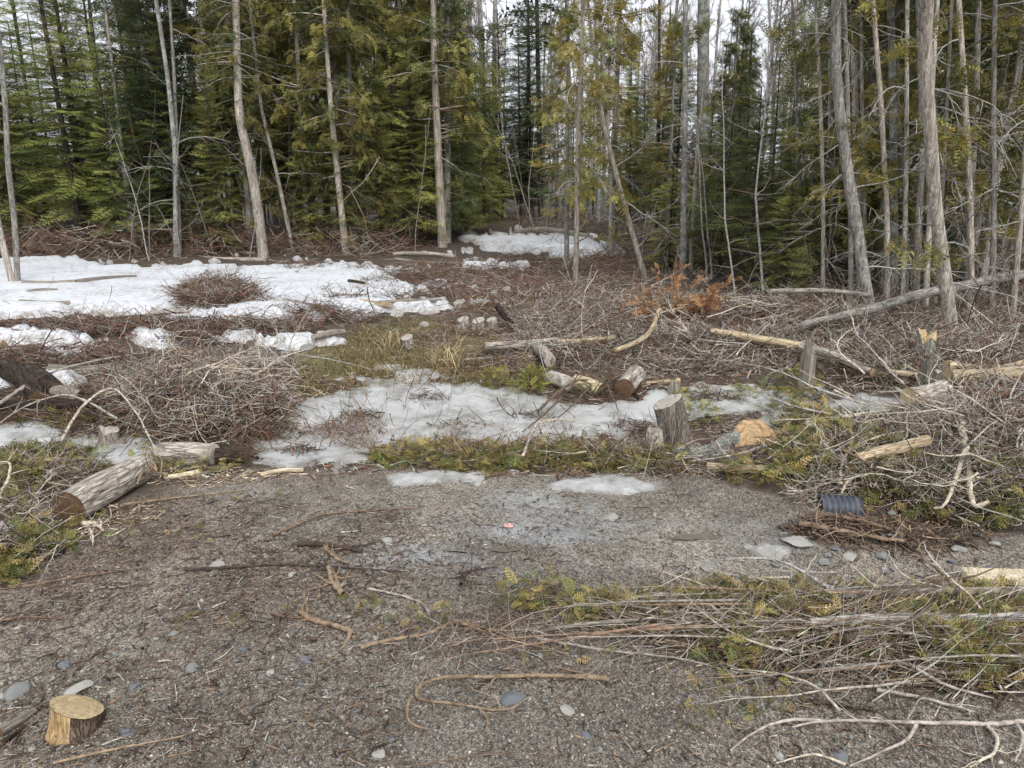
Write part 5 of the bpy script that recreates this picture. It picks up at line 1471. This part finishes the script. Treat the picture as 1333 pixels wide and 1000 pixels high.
LM = [(143, 575, "weathered grey stump"), (303, 500, "narrow pale stump"), (40, 500, "dark wet logs"), (285, 385, "round twig heap"), (870, 545, "tall ice-side stump"),
      (985, 567, "orange cut stump"), (1048, 485, "bleached snag"), (1205, 500, "rough brown stump"), (1092, 655, "roadside drain pipe"), (1240, 655, "dark hollow"), (880, 400, "rust-orange bough"),
      (712, 430, "round boulder"), (1310, 460, "propped log"), (1200, 535, "stout short log"), (38, 645, "ditch pipe"), (20, 695, "white board"), (95, 655, "large furrowed log"),
      (1290, 755, "split plank"), (1000, 765, "silvery arching branch"), (1220, 780, "pale forked pole"), (1200, 948, "stout level branch"), (1140, 836, "thickest barked pole"),
      (820, 835, "pile's narrow tip"), (690, 490, "hemlock seedling"), (101, 925, "yellow wood block"), (570, 900, "hook-shaped root"), (667, 912, "dark slate piece"), (430, 815, "elbow-shaped stick"),
      (440, 755, "gnarled stub"), (1020, 712, "pale slabs"), (662, 686, "pink scrap"), (1000, 463, "pale diagonal log"), (150, 545, "black rotting trunk"), (250, 590, "mossy log"), (21, 900, "blue-grey stone"),
      (250, 870, "rounded lone stone"), (738, 925, "light oval stone"), (1240, 900, "sweeping grey branch"), (1320, 870, "dark low pole"), (350, 742, "long dark twig"), (250, 655, "straw-coloured twig"), (890, 660, "reddish log"),
      (200, 820, "yellow sprigs"), (930, 950, "bottom fork twigs"), (1130, 600, "hanging bleached branch"), (800, 455, "peeled straight pole"), (930, 425, "thin pale whip"), (1140, 425, "long dark fallen trunk"),
      (400, 540, "pile's ice-side end"), (220, 480, "long leaning grey pole"), (60, 425, "straight snow-margin log"), (260, 424, "thin grey log"), (400, 440, "twin grey boulders")]


def nearest_lm(p):
    U, Vv = project(np.array([p[0], p[1], p[2]]))
    return min(LM, key=lambda t: (t[0] - U) ** 2 + 4 * (t[1] - Vv) ** 2)[2]


for o in [o for o in COL.objects if o.get('label', '').startswith("small grey stone")]:
    o['group'] = "small loose stones"
    o['label'] = ("tiny" if o.scale[0] < 0.0125 else "small") + " grey stone lying nearest the " + nearest_lm(o.location)
# fallen litter sticks as a kind
rb = random.Random(21)
def strew(n, boxes, meshes, L0, L1, rzc, rzs, label, group, z=(0.0, 0.05), pitch=0.1, thick=1.0):
    for i in range(n):
        u0, v0, u1, v1 = rb.choice(boxes)
        p = at(rb.uniform(u0, u1), rb.uniform(v0, v1)); p.z += rb.uniform(*z)
        l_ = rb.uniform(L0, L1); q_ = (l_ - L0) / (L1 - L0)
        lab = ("short " if q_ < 0.33 else "long " if q_ > 0.66 else "") + label.split(" in the ")[0].split(" lying ")[0].split(" laid ")[0].split(" at the ")[0].split(" crossing ")[0].split(" rising ")[0] + {"sticks on the snow": " on the snow", "twigs on the ice": " on the ice", "branches of the low brush line": " in the low brush line"}.get(group, " in the brush") + " nearest the " + nearest_lm(p)
        branch(rb.choice(meshes), p, l_, rzc + rb.gauss(0, rzs), rb.gauss(0, pitch), rb.uniform(-0.5, 0.5), lab, group, thick=thick)


strew(36, [(1000, 790, 1320, 900), (850, 780, 1150, 870), (1100, 770, 1333, 900), (950, 800, 1300, 880)], BR_LONG, 0.5, 1.15, PI, 0.16, "thin pale branch laid lengthwise in the near brush pile", "branches in the near pile", (0.03, 0.16), 0.05, 1.3)
strew(16, [(950, 770, 1320, 880)], BR_PALE, 0.25, 0.6, 2.4, 0.7, "crooked pale branch crossing the lengthwise ones in the near pile", "crossing branches in the near pile", (0.06, 0.16), 0.12, 1.0)
strew(8, [(820, 790, 980, 850)], BR_LONG, 0.35, 0.7, PI, 0.2, "thin pale branch tip at the narrow end of the near brush pile", "branch tips of the near pile", (0.02, 0.07), 0.05, 1.2)
strew(42, [(170, 480, 400, 560), (210, 465, 370, 530), (270, 470, 380, 550)], BR_CURL, 0.45, 1.0, 0, 2.0, "crooked pale branch in the tangled pile before the snow", "branches in the tangled pile", (0.10, 0.32), 0.3, 1.15)
strew(8, [(100, 480, 420, 570)], BR_BROWN, 0.5, 1.0, 0, 2.0, "brown branch in the tangled pile before the snow", "brown branches in the tangled pile", (0.03, 0.25), 0.25)
strew(30, [(760, 400, 1060, 490), (830, 380, 1060, 480)], BR_PALE, 0.45, 1.0, 0.6, 1.4, "bleached branch lying in the wide central brush field", "branches in the central brush field", (0.05, 0.24), 0.18, 0.8)
strew(30, [(1060, 400, 1333, 560), (1100, 530, 1333, 640)], BR_PALE, 0.5, 1.1, 2.6, 1.2, "grey branch lying in the brush below the cedar cluster", "branches below the cedar cluster", (0.05, 0.26), 0.22, 0.8)
strew(20, [(1090, 560, 1333, 690)], BR_CURL, 0.4, 0.9, 2.6, 1.2, "crooked pale branch in the brush above the dark hollow", "branches above the dark hollow", (0.05, 0.3), 0.25, 0.8)
strew(10, [(0, 600, 90, 740)], BR_CURL, 0.25, 0.6, 0.4, 1.2, "crooked pale branch in the green ditch tangle", "branches in the ditch tangle", (0.03, 0.15), 0.2, 0.8)
strew(20, [(490, 580, 880, 612)], BR_BROWN, 0.3, 0.7, 0, 1.2, "brown bare stem rising from the green cedar mat", "twigs of the cedar mat", (0.05, 0.14), 0.25, 0.7)
strew(20, [(0, 345, 560, 415), (350, 350, 580, 410)], BR_BROWN, 0.3, 0.9, 0, 0.9, "brown branch lying on the snow", "sticks on the snow", (0.06, 0.10), 0.05, 0.9)
strew(10, [(400, 505, 1100, 570)], BR_DARK, 0.15, 0.4, 0, 1.5, "dark twig lying on the ice", "twigs on the ice", (0.02, 0.05), 0.05, 0.8)
strew(8, [(0, 425, 420, 445)], BR_BROWN, 0.7, 1.4, 0, 0.7, "brown branch in the low brush line below the snow", "branches of the low brush line", (0.03, 0.15), 0.1, 0.9)

# ------------------------------------------------------------ fine brush (uncountable) per pile
def scatter_px(n, boxes, rng):
    """plan points by weight of box area"""
    ar = np.array([(b[2] - b[0]) * (b[3] - b[1]) for b in boxes], float)
    i = rng.choice(len(boxes), n, p=ar / ar.sum()); B = np.array(boxes, float)[i]
    u = B[:, 0] + (B[:, 2] - B[:, 0]) * rng.random(n); v = B[:, 1] + (B[:, 3] - B[:, 1]) * rng.random(n)
    a, b = (u - CX) / F_PX, -(v - CY) / F_PX
    D = np.stack([a, cp + b * sp, -sp + b * cp], 1); z = np.zeros(n)
    for _ in range(4):
        P = D * ((CAM_H - z) / -D[:, 2])[:, None]; z = height(P[:, 0], P[:, 1])
    P[:, 2] = z
    return P, u, v


def brush(name, label, n, ellipses, hgt, L, r, pal, kind_bend=0.16, dirbias=None, lift=0.0, seed=1, K=5, vert=0.35, sides=3):
    rg = np.random.default_rng(seed)
    boxes = [(e[0] - e[2], e[1] - e[3], e[0] + e[2], e[1] + e[3]) for e in ellipses]
    P, u, v = scatter_px(int(n * 1.5), boxes, rg)
    q = np.full(len(P), 9.0)
    for e in ellipses: q = np.minimum(q, ((u - e[0]) / e[2]) ** 2 + ((v - e[1]) / e[3]) ** 2)
    q = q + 0.35 * fbm(P[:, 0], P[:, 1], 2.5, 3, seed)
    k = q < 1; P, q = P[k][:n], q[k][:n]; n = len(P)
    P[:, 2] += lift + hgt * np.sqrt(np.clip(1 - q, 0.02, 1)) * rg.beta(1.2, 1.3, n)
    a = rg.uniform(0, 2 * PI, n) if dirbias is None else dirbias[0] + rg.normal(0, dirbias[1], n)
    D = np.stack([np.cos(a), np.sin(a), rg.normal(0, vert, n)], 1)
    Ls = L * rg.gamma(4, 0.25, n)
    C = curves(P - D * Ls[:, None] * 0.5, D, Ls, K, kind_bend, rg)
    gz = height(C[..., 0], C[..., 1]); C[..., 2] = np.maximum(C[..., 2], gz + 0.004)
    R_ = np.linspace(1, 0.35, K)[None] * (r * rg.gamma(5, 0.2, n))[:, None]
    o = link(name, build_mesh(name, *tubes(C, R_, sides, pick(n, pal, rg, 0.28)), M_TWIG))
    return tag(o, label, 'brush', None, 'stuff')


B = brush
B("brush", "tangled heap of fine grey and reddish twigs before the snow", 7000, [(270, 508, 105, 46), (215, 518, 100, 36), (325, 545, 62, 28)], 0.26, 0.26, 0.0036, {'grey': 5, 'brown': 4, 'red': 2, 'pale': 3, 'dark': 2}, seed=31, kind_bend=0.28)
B("brush", "small round heap of red-brown twigs on the snow", 4200, [(285, 390, 52, 12)], 0.16, 0.34, 0.005, {'brown': 5, 'red': 2, 'grey': 3, 'dark': 1}, seed=32, kind_bend=0.2, lift=0.08)
B("brush", "low line of twigs crossing below the snowfield", 4200, [(150, 430, 150, 8), (290, 431, 130, 9), (60, 470, 110, 10), (440, 415, 60, 8), (395, 350, 40, 5), (500, 385, 40, 6), (440, 385, 30, 5)], 0.09, 0.30, 0.0045, {'brown': 4, 'red': 2, 'grey': 3, 'dark': 2}, seed=33, kind_bend=0.2, lift=0.03)
B("brush", "reddish brown slash heaped along the woods behind the snow", 8500, [(150, 320, 190, 13), (-40, 322, 110, 16), (470, 320, 70, 10), (330, 322, 80, 10), (60, 312, 110, 12)], 0.8, 0.55, 0.0075, {'brown': 4, 'red': 4, 'grey': 3, 'pale': 1}, seed=34, vert=0.5, kind_bend=0.2)
B("brush", "wide field of bleached and brown slash in the middle", 13500, [(850, 440, 180, 46), (950, 455, 110, 34), (780, 400, 110, 40), (990, 430, 100, 38), (720, 440, 70, 40)], 0.16, 0.30, 0.0042, {'grey': 5, 'brown': 5, 'pale': 3, 'red': 2, 'silver': 1, 'dark': 1}, seed=35, kind_bend=0.22)
B("brush", "reddish low twigs between the far track and the brush field", 6000, [(700, 360, 110, 30), (560, 355, 80, 14), (640, 390, 70, 20), (790, 345, 60, 20)], 0.09, 0.32, 0.005, {'red': 4, 'brown': 5, 'grey': 3}, seed=36, kind_bend=0.2)
B("brush", "grey slash beneath the cedar cluster", 10000, [(1150, 420, 130, 36), (1280, 440, 110, 50), (1180, 475, 130, 34), (1300, 520, 90, 42), (1060, 400, 80, 32)], 0.20, 0.36, 0.0046, {'grey': 5, 'brown': 6, 'pale': 2, 'red': 1, 'silver': 1, 'dark': 2}, seed=37, vert=0.45, kind_bend=0.22)
B("brush", "matted twigs and dead limbs around the dark hollow", 8000, [(1180, 605, 130, 42), (1290, 610, 90, 70), (1110, 610, 80, 40), (1250, 570, 110, 24)], 0.17, 0.24, 0.0032, {'grey': 5, 'brown': 4, 'pale': 3, 'dark': 2}, seed=38, vert=0.4, kind_bend=0.25)
B("brush", "fine lengthwise twigs filling the near brush pile", 5200, [(1130, 830, 260, 56), (1000, 815, 200, 36), (1290, 845, 150, 58)], 0.12, 0.24, 0.0025, {'pale': 4, 'grey': 2, 'brown': 5, 'tan': 3, 'dark': 1}, seed=39, dirbias=(0.0, 0.6), vert=0.2, kind_bend=0.2)
B("brush", "twigs coloured dark as painted gap shade at the bottom of the near brush pile", 2600, [(1140, 838, 230, 44), (1010, 815, 150, 26), (1290, 855, 120, 46)], 0.03, 0.22, 0.004, {'dark': 5, 'brown': 2}, seed=53, dirbias=(0.0, 0.5), vert=0.05, kind_bend=0.15)  # dark twig tones stand in for the shade between the pile's branches
B("brush", "rotten bark scraps and roots on the dirt bank below the pipe", 900, [(1170, 695, 130, 22), (1080, 690, 60, 12)], 0.05, 0.12, 0.0045, {'brown': 5, 'tan': 2, 'dark': 3}, seed=54, kind_bend=0.2)
B("brush", "thin twigs trailing off the near brush pile's tip", 600, [(760, 800, 150, 30), (620, 830, 120, 26)], 0.03, 0.16, 0.0020, {'brown': 3, 'grey': 2, 'tan': 2, 'dark': 1}, seed=40, dirbias=(0.2, 1.2), vert=0.1, kind_bend=0.25)
B("brush", "twiggy tangle in the ditch beside the large log", 2400, [(30, 640, 70, 54), (70, 615, 70, 24), (10, 700, 64, 36)], 0.12, 0.18, 0.0026, {'grey': 3, 'brown': 4, 'pale': 2, 'dark': 2}, seed=41, kind_bend=0.28)
B("brush", "dark matted twigs between the grey ice and the tangled pile", 3400, [(120, 548, 170, 12), (60, 520, 90, 18), (300, 568, 110, 10), (120, 475, 130, 14)], 0.06, 0.20, 0.003, {'dark': 4, 'brown': 5, 'red': 2, 'grey': 1}, seed=42, kind_bend=0.25)
B("brush", "rusty dry weeds and twigs beside the grey ice", 900, [(455, 568, 55, 20), (330, 575, 25, 10)], 0.10, 0.16, 0.0020, {'red': 3, 'brown': 3, 'tan': 2}, seed=43, vert=0.9, kind_bend=0.2)
B("brush", "loose twigs round the low stumps and log row", 3000, [(640, 420, 80, 20), (680, 470, 80, 22), (790, 500, 90, 10), (540, 445, 60, 12)], 0.05, 0.18, 0.0032, {'brown': 4, 'red': 2, 'grey': 3, 'dark': 1}, seed=44, kind_bend=0.2)
B("brush", "loose twigs among the cedar mat and ice edge", 2600, [(690, 596, 210, 16), (930, 606, 110, 16), (840, 575, 50, 10), (1000, 560, 60, 20)], 0.08, 0.20, 0.0024, {'brown': 4, 'grey': 4, 'tan': 1, 'pale': 1, 'dark': 1}, seed=45, kind_bend=0.25)
B("brush", "thin stems standing up out of the brush and ice margins", 700, [(700, 470, 200, 40), (600, 555, 160, 30), (1000, 470, 300, 60), (240, 400, 180, 40), (950, 380, 220, 40)], 0.05, 0.38, 0.0028, {'brown': 4, 'grey': 2, 'dark': 2}, seed=46, vert=3.0, kind_bend=0.16)
B("brush", "tall dead whips standing at the cedar cluster's feet", 650, [(1150, 390, 180, 26), (950, 370, 120, 16), (1300, 420, 80, 44)], 0.1, 1.0, 0.005, {'grey': 3, 'silver': 1, 'brown': 3}, seed=47, vert=1.2, kind_bend=0.2)
B("brush", "tall dead whips and stems along the snowfield woods edge", 600, [(200, 318, 300, 12), (500, 318, 80, 8)], 0.1, 1.3, 0.008, {'grey': 3, 'silver': 1, 'brown': 3, 'red': 2}, seed=48, vert=1.3, kind_bend=0.15)
B("brush", "dim undergrowth of twigs under the far trees", 2600, [(700, 296, 150, 8), (900, 330, 130, 14), (1080, 350, 150, 20), (1250, 370, 130, 20)], 0.5, 0.9, 0.010, {'grey': 3, 'brown': 5, 'red': 1}, seed=49, vert=0.7, kind_bend=0.2)

B("brush", "ragged twig clumps breaking through the right end of the snow", 2600, [(395, 352, 45, 5), (500, 372, 34, 4), (455, 395, 30, 4), (540, 360, 40, 4), (520, 395, 36, 4), (470, 356, 30, 3), (565, 375, 24, 4), (400, 410, 40, 4), (340, 400, 30, 3), (560, 392, 24, 3), (250, 450, 40, 3), (90, 440, 40, 3)], 0.08, 0.26, 0.0045, {'brown': 5, 'red': 3, 'grey': 2, 'dark': 3}, seed=50, kind_bend=0.2, lift=0.07)
B("brush", "clods of twigs and peat poking up through the ice", 1500, [(690, 548, 36, 6), (470, 545, 30, 5), (600, 560, 40, 4), (820, 560, 34, 6), (930, 520, 36, 5), (560, 520, 30, 4), (390, 590, 26, 4), (120, 572, 40, 5), (1060, 522, 36, 4)], 0.07, 0.14, 0.0035, {'brown': 4, 'dark': 5, 'grey': 2}, seed=55, kind_bend=0.25)
B("brush", "pale wood splinters and bark scraps by the large furrowed log", 700, [(260, 622, 80, 14), (150, 670, 60, 14), (340, 618, 50, 6), (120, 690, 40, 10)], 0.02, 0.06, 0.004, {'cream': 2, 'tan': 3, 'pale': 2, 'brown': 2}, seed=51, vert=0.1)
B("brush", "twigs drooping over the black drain pipe", 260, [(1070, 650, 44, 12), (1110, 644, 40, 8)], 0.16, 0.2, 0.0028, {'grey': 3, 'brown': 2, 'pale': 3}, seed=52, kind_bend=0.25)

# road litter
def litter(name, label, n, boxes, L, r, pal, seed, mat=M_TWIG):
    rg = np.random.default_rng(seed)
    P, u, v = scatter_px(n, boxes, rg); a = rg.uniform(0, 2 * PI, n)
    keep = fbm(P[:, 0], P[:, 1], 1.6, 3, seed) + rg.normal(0, 0.3, n) > -0.15
    P, a = P[keep], a[keep]; n = len(P)
    D = np.stack([np.cos(a), np.sin(a), rg.normal(0, 0.06, n)], 1)
    Ls = L * rg.gamma(2, 0.5, n); C = curves(P, D, Ls, 3, 0.2, rg); C[..., 2] = height(C[..., 0], C[..., 1]) + 0.003 + rg.random(n)[:, None] * 0.006
    tag(link(name, build_mesh(name, *tubes(C, np.tile([1, 0.9, 0.4], (n, 1)) * (r * rg.gamma(3, 0.33, n))[:, None], 3, pick(n, pal, rg, 0.3)), mat)), label, 'litter', None, 'stuff')


litter("litter", "twig and bark crumbs strewn over the gravel road", 15000, [(0, 640, 520, 1000), (0, 640, 560, 820), (300, 620, 900, 780)], 0.034, 0.0019, {'brown': 6, 'dark': 5, 'grey': 2, 'tan': 1}, 61)
litter("litter", "scattered crumbs on the rest of the road", 9000, [(500, 780, 1333, 1000), (700, 620, 1333, 780)], 0.03, 0.0017, {'brown': 5, 'dark': 3, 'tan': 2, 'grey': 1}, 62)
litter("litter", "small woody debris across the brown clearing ground", 22000, [(0, 340, 1333, 620), (0, 420, 1100, 620), (560, 310, 900, 420)], 0.11, 0.0042, {'brown': 5, 'red': 3, 'dark': 2, 'grey': 3, 'pale': 1}, 63)
litter("litter", "needles and dark debris dotting the snow and ice", 6000, [(0, 340, 560, 420), (380, 500, 1130, 570), (0, 550, 480, 605)], 0.055, 0.0030, {'brown': 3, 'dark': 4, 'red': 1}, 64)

# pebbles
def pebbles(n, boxes, s, seed):
    rg = np.random.default_rng(seed)
    P, u, v = scatter_px(n, boxes, rg)
    base = np.array([[1, 0, 0], [-1, 0, 0], [0, 1, 0], [0, -1, 0], [0, 0, 1], [0, 0, -1.0]])
    F = np.array([[0, 2, 4], [2, 1, 4], [1, 3, 4], [3, 0, 4], [2, 0, 5], [1, 2, 5], [3, 1, 5], [0, 3, 5]])
    n = len(P); sz = s * rg.gamma(2.5, 0.4, n)
    a = rg.uniform(0, 2 * PI, n); ca, sa = np.cos(a)[:, None], np.sin(a)[:, None]
    Vb = base[None] * (1 + rg.normal(0, 0.22, (n, 6, 3)) * 0.6) + rg.normal(0, 0.16, (n, 6, 3)); Vb = Vb * np.array([1.1, 0.8, 0.6])
    X = Vb[..., 0] * ca - Vb[..., 1] * sa; Y = Vb[..., 0] * sa + Vb[..., 1] * ca
    Vw = np.stack([X, Y, Vb[..., 2]], -1) * sz[:, None, None] + (P + [0, 0, 0.001])[:, None, :]
    Fw = F[None] + (np.arange(n) * 6)[:, None, None]
    cols = np.array([(0.16, 0.143, 0.12), (0.24, 0.22, 0.19), (0.11, 0.10, 0.088), (0.34, 0.33, 0.30), (0.20, 0.155, 0.11), (0.45, 0.43, 0.39), (0.16, 0.15, 0.135)])
    C = cols[rg.choice(7, n, p=[.28, .2, .2, .1, .12, .03, .07])] * (1 + rg.normal(0, 0.15, (n, 1)))
    tag(link("gravel", build_mesh("gravel", Vw.reshape(-1, 3), Fw.reshape(-1, 3), np.repeat(np.clip(C, 0.02, 0.6), 6, 0), M_GRAV)), "loose grey and brown gravel covering the road", 'gravel', None, 'stuff')


pebbles(80000, [(-60, 760, 1400, 1040), (-40, 860, 1380, 1040), (60, 690, 1400, 1000), (300, 640, 1100, 760)], 0.0033, 71)

# ------------------------------------------------------------ greenery: boughs on the ground, seedling, grass
def greens(name, label, n, ellipses, hgt, size, cols, seed, tmpl=CED_N, up=0.25, cat_='foliage'):
    rg = np.random.default_rng(seed)
    boxes = [(e[0] - e[2], e[1] - e[3], e[0] + e[2], e[1] + e[3]) for e in ellipses]
    P, u, v = scatter_px(int(n * 1.6), boxes, rg); q = np.full(len(P), 9.0)
    for e in ellipses: q = np.minimum(q, ((u - e[0]) / e[2]) ** 2 + ((v - e[1]) / e[3]) ** 2)
    q = q + 1.1 * fbm(P[:, 0], P[:, 1], 3.2, 4, seed); k = q < 1; P, q = P[k][:n], q[k][:n]; n = len(P)
    P[:, 2] += 0.01 + hgt * np.sqrt(np.clip(1 - q, 0, 1)) * rg.random(n)
    a = rg.uniform(0, 2 * PI, n); D = np.stack([np.cos(a), np.sin(a), rg.normal(up, 0.4, n)], 1)
    g = place(tmpl, P, D, size * rg.uniform(0.5, 1.3, n), shades(n, cols, rg, 0.3), rg, 0.8)
    g[0][:, 2] = np.maximum(g[0][:, 2], height(g[0][:, 0], g[0][:, 1]) + 0.004)
    tag(link(name, build_mesh(name, *g, M_GREEN)), label, cat_, None, 'stuff')


GRN = [(0.20, 0.20, 0.055), (0.28, 0.25, 0.075), (0.13, 0.14, 0.045), (0.30, 0.24, 0.085), (0.15, 0.18, 0.065)]
DRY = [(0.34, 0.25, 0.10), (0.28, 0.23, 0.09), (0.19, 0.16, 0.06)]
ORG = [(0.44, 0.23, 0.105), (0.52, 0.30, 0.14), (0.34, 0.165, 0.08)]
G = greens
G("foliage", "mat of cut green cedar sprays along the ice front", 2100, [(560, 594, 80, 17), (640, 599, 110, 16), (740, 597, 110, 17), (840, 602, 70, 13)], 0.065, 0.10, GRN + DRY, 81, up=0.1)
G("foliage", "olive cedar sprays over the brush beside the orange stump", 1100, [(1060, 590, 60, 45), (1110, 610, 70, 40), (1040, 545, 40, 22), (1170, 640, 70, 30), (1000, 625, 60, 14)], 0.20, 0.12, GRN + DRY, 82)
G("foliage", "dull green sprays round the dark hollow at the edge", 650, [(1300, 640, 50, 50), (1250, 670, 80, 18), (1330, 590, 40, 40), (1200, 600, 100, 20)], 0.16, 0.12, GRN, 83)
G("foliage", "green sprays caught in the near brush pile", 3300, [(1130, 825, 230, 56), (1280, 840, 110, 64), (900, 800, 160, 26), (730, 790, 90, 14)], 0.15, 0.075, GRN + DRY, 84)
G("foliage", "green and yellow sprays in the ditch tangle", 800, [(30, 620, 60, 34), (70, 605, 70, 18), (60, 705, 40, 16), (10, 745, 34, 20), (20, 670, 30, 20)], 0.12, 0.10, GRN + DRY, 85)
G("foliage", "dried sprigs dropped along the road", 170, [(200, 700, 90, 14), (270, 812, 70, 12), (540, 800, 60, 22), (430, 795, 60, 10), (960, 920, 80, 40), (730, 855, 60, 8), (300, 650, 80, 10), (150, 675, 70, 14)], 0.01, 0.06, DRY + GRN, 86)
G("foliage", "moss and sprays along the black rotting trunk", 420, [(130, 556, 70, 10), (200, 545, 60, 8), (70, 545, 50, 10), (250, 610, 80, 10), (200, 590, 30, 20)], 0.06, 0.08, DRY + GRN, 87)
G("foliage", "sparse green tufts scattered through the far brush", 420, [(1040, 500, 30, 24), (1150, 490, 40, 14), (1090, 445, 30, 10), (900, 545, 40, 16), (1000, 520, 50, 12), (895, 520, 30, 8)], 0.14, 0.10, GRN, 88)
G("foliage", "yellowish moss near the low stumps", 300, [(690, 400, 30, 6), (650, 402, 40, 6), (320, 422, 20, 12)], 0.04, 0.12, GRN + DRY, 89)

# dead rusty bough and green seedling as things
def bough(u, v, wpx, hpx, cols, label, n, seed, name, size, tmpl, pal, cat_='bough', dep=0.5):
    rg = np.random.default_rng(seed); m_ = px(v); hw, h = wpx * 0.5 * m_, hpx * m_
    root = empty(name, at(u, v)); tag(root, label, cat_)
    nb = 14; a = rg.uniform(0, 2 * PI, nb)
    C0 = curves(np.zeros((nb, 3)) + np.stack([rg.uniform(-0.3, 0.3, nb) * hw, rg.uniform(-.1, .1, nb), 0 * a], 1), np.stack([np.cos(a) * hw, np.sin(a) * hw * dep, rg.uniform(0.3, 1.2, nb) * h], 1), rg.uniform(0.7, 1.15, nb) * math.hypot(hw, h * 0.8), 6, 0.12, rg)
    link("stem", build_mesh("stem", *tubes(C0, np.tile(np.linspace(0.009, 0.003, 6), (nb, 1)), 4, pick(nb, pal, rg)), M_TWIG), root)
    bi = rg.integers(0, nb, n); t = rg.uniform(0.8, 4.98, n); k = t.astype(int); fr = (t - k)[:, None]
    P = C0[bi, k] * (1 - fr) + C0[bi, k + 1] * fr + rg.normal(0, 0.04, (n, 3)); D = rg.normal(0, 0.6, (n, 3)) + unit(C0[bi, k + 1] - C0[bi, k]) + [0, 0, -0.2]
    P[:, 2] = np.maximum(P[:, 2], 0.02)
    link("foliage", build_mesh("foliage", *place(tmpl, P, D, size * rg.uniform(0.5, 1.2, n), shades(n, cols, rg), rg, 0.8), M_GREEN), root)


bough(876, 418, 118, 50, ORG, "rust-orange dead bough standing out in the brush", 560, 91, "dead_bough", 0.12, CED_T, {'red': 1, 'brown': 1})
bough(962, 355, 26, 26, ORG, "small orange leaf cluster above the rust-orange bough", 30, 92, "dead_bough", 0.13, CED_T, {'brown': 1})
bough(1010, 405, 110, 30, ORG, "thin spread of orange dead needles past the rusty bough", 42, 93, "dead_bough", 0.11, CED_T, {'red': 1, 'brown': 1})
bough(690, 512, 56, 34, [(0.26, 0.25, 0.06), (0.19, 0.20, 0.05)], "low green hemlock seedling by the white-barked log", 160, 94, "seedling", 0.10, CED_N, {'brown': 1}, 'seedling')
bough(648, 506, 26, 22, [(0.25, 0.24, 0.06), (0.20, 0.20, 0.05)], "smaller green seedling beside the low hemlock", 70, 95, "seedling", 0.09, CED_N, {'brown': 1}, 'seedling')
bough(770, 515, 36, 24, [(0.10, 0.14, 0.05), (0.12, 0.16, 0.05)], "green sprig lying over the reddish log", 50, 96, "bough", 0.09, FIR_T, {'brown': 1})

# grass
def grass(n, boxes, h, cols, seed, label):
    rg = np.random.default_rng(seed); P, u, v = scatter_px(n, boxes, rg)
    k = fbm(P[:, 0], P[:, 1], 1.2, 3, seed) + rg.normal(0, 0.25, n) > -0.1; P = P[k]; n = len(P)
    a = rg.uniform(0, 2 * PI, n); Ls = h * rg.gamma(4, 0.25, n); lean = rg.normal(0, 0.8, (n, 2))
    side = np.stack([np.cos(a), np.sin(a), 0 * a], 1) * 0.006
    tip = P + np.concatenate([lean * Ls[:, None], (Ls * 0.8)[:, None]], 1)
    mid = P + np.concatenate([lean * Ls[:, None] * 0.3, (Ls * 0.5)[:, None]], 1)
    Vg = np.stack([P - side, P + side, mid + side * 0.8, tip, mid - side * 0.8], 1)
    F = (np.array([[0, 1, 2], [0, 2, 4], [4, 2, 3]])[None] + (np.arange(n) * 5)[:, None, None]).reshape(-1, 3)
    tag(link("grass", build_mesh("grass", Vg.reshape(-1, 3), F, np.repeat(shades(n, cols, rg), 5, 0), M_GREEN)), label, 'grass', None, 'stuff')


grass(16000, [(400, 425, 660, 505), (440, 412, 640, 470), (360, 470, 480, 520)], 0.03, [(0.24, 0.19, 0.09), (0.18, 0.16, 0.06), (0.13, 0.12, 0.045), (0.33, 0.27, 0.14)], 97, "flattened dead yellowish grass in the wet middle")
grass(700, [(496, 438, 524, 460), (560, 455, 600, 480)], 0.13, [(0.46, 0.38, 0.22), (0.36, 0.29, 0.16)], 98, "clump of dry straw stalks by the lone stump")
grass(900, [(420, 545, 500, 585), (560, 560, 860, 600), (440, 440, 700, 500)], 0.10, [(0.26, 0.17, 0.08), (0.20, 0.12, 0.06)], 99, "sparse dry weeds at the ice margins")
print("script done")

# shallow puddles on the road
pud = [(655, 716, 22, 2.5), (905, 700, 34, 3)]
m, nt, b, out = new_mat("puddle water")
b.inputs['Base Color'].default_value = (0.11, 0.088, 0.06, 1); b.inputs['Roughness'].default_value = 0.06; b.inputs['IOR'].default_value = 1.33
tc = N(nt, "ShaderNodeTexCoord"); no = N(nt, "ShaderNodeTexNoise", Scale=30.0); nt.links.new(tc.outputs['Object'], no.inputs['Vector'])
bp = N(nt, "ShaderNodeBump", Strength=0.05, Distance=0.01); nt.links.new(no.outputs['Fac'], bp.inputs['Height']); nt.links.new(bp.outputs[0], b.inputs['Normal'])
for k, (u, v, ru, rv) in enumerate(pud):
    c = at(u, v); e = at(u + ru, v); f = at(u, v + rv)
    rx, ry = abs(e.x - c.x), abs(c.y - f.y) * 1.2
    n = 40; a = np.arange(n) * 2 * PI / n
    rr = 1 + 0.35 * vnoise(np.cos(a) * 2.2 + k * 5, np.sin(a) * 2.2, k) + 0.18 * vnoise(a * 4, 0 * a + k, k + 3)
    X, Y = c.x + rx * rr * np.cos(a), c.y + ry * rr * np.sin(a)
    z = float(height(c.x, c.y)) + 0.006
    Vp = np.concatenate([np.stack([X, Y, 0 * X + z], 1), [[c.x, c.y, z]]])
    Fp = np.array([(i, (i + 1) % n, n) for i in range(n)])
    tag(link("puddle", build_mesh("puddle", Vp, Fp, None, m)), kind='structure')
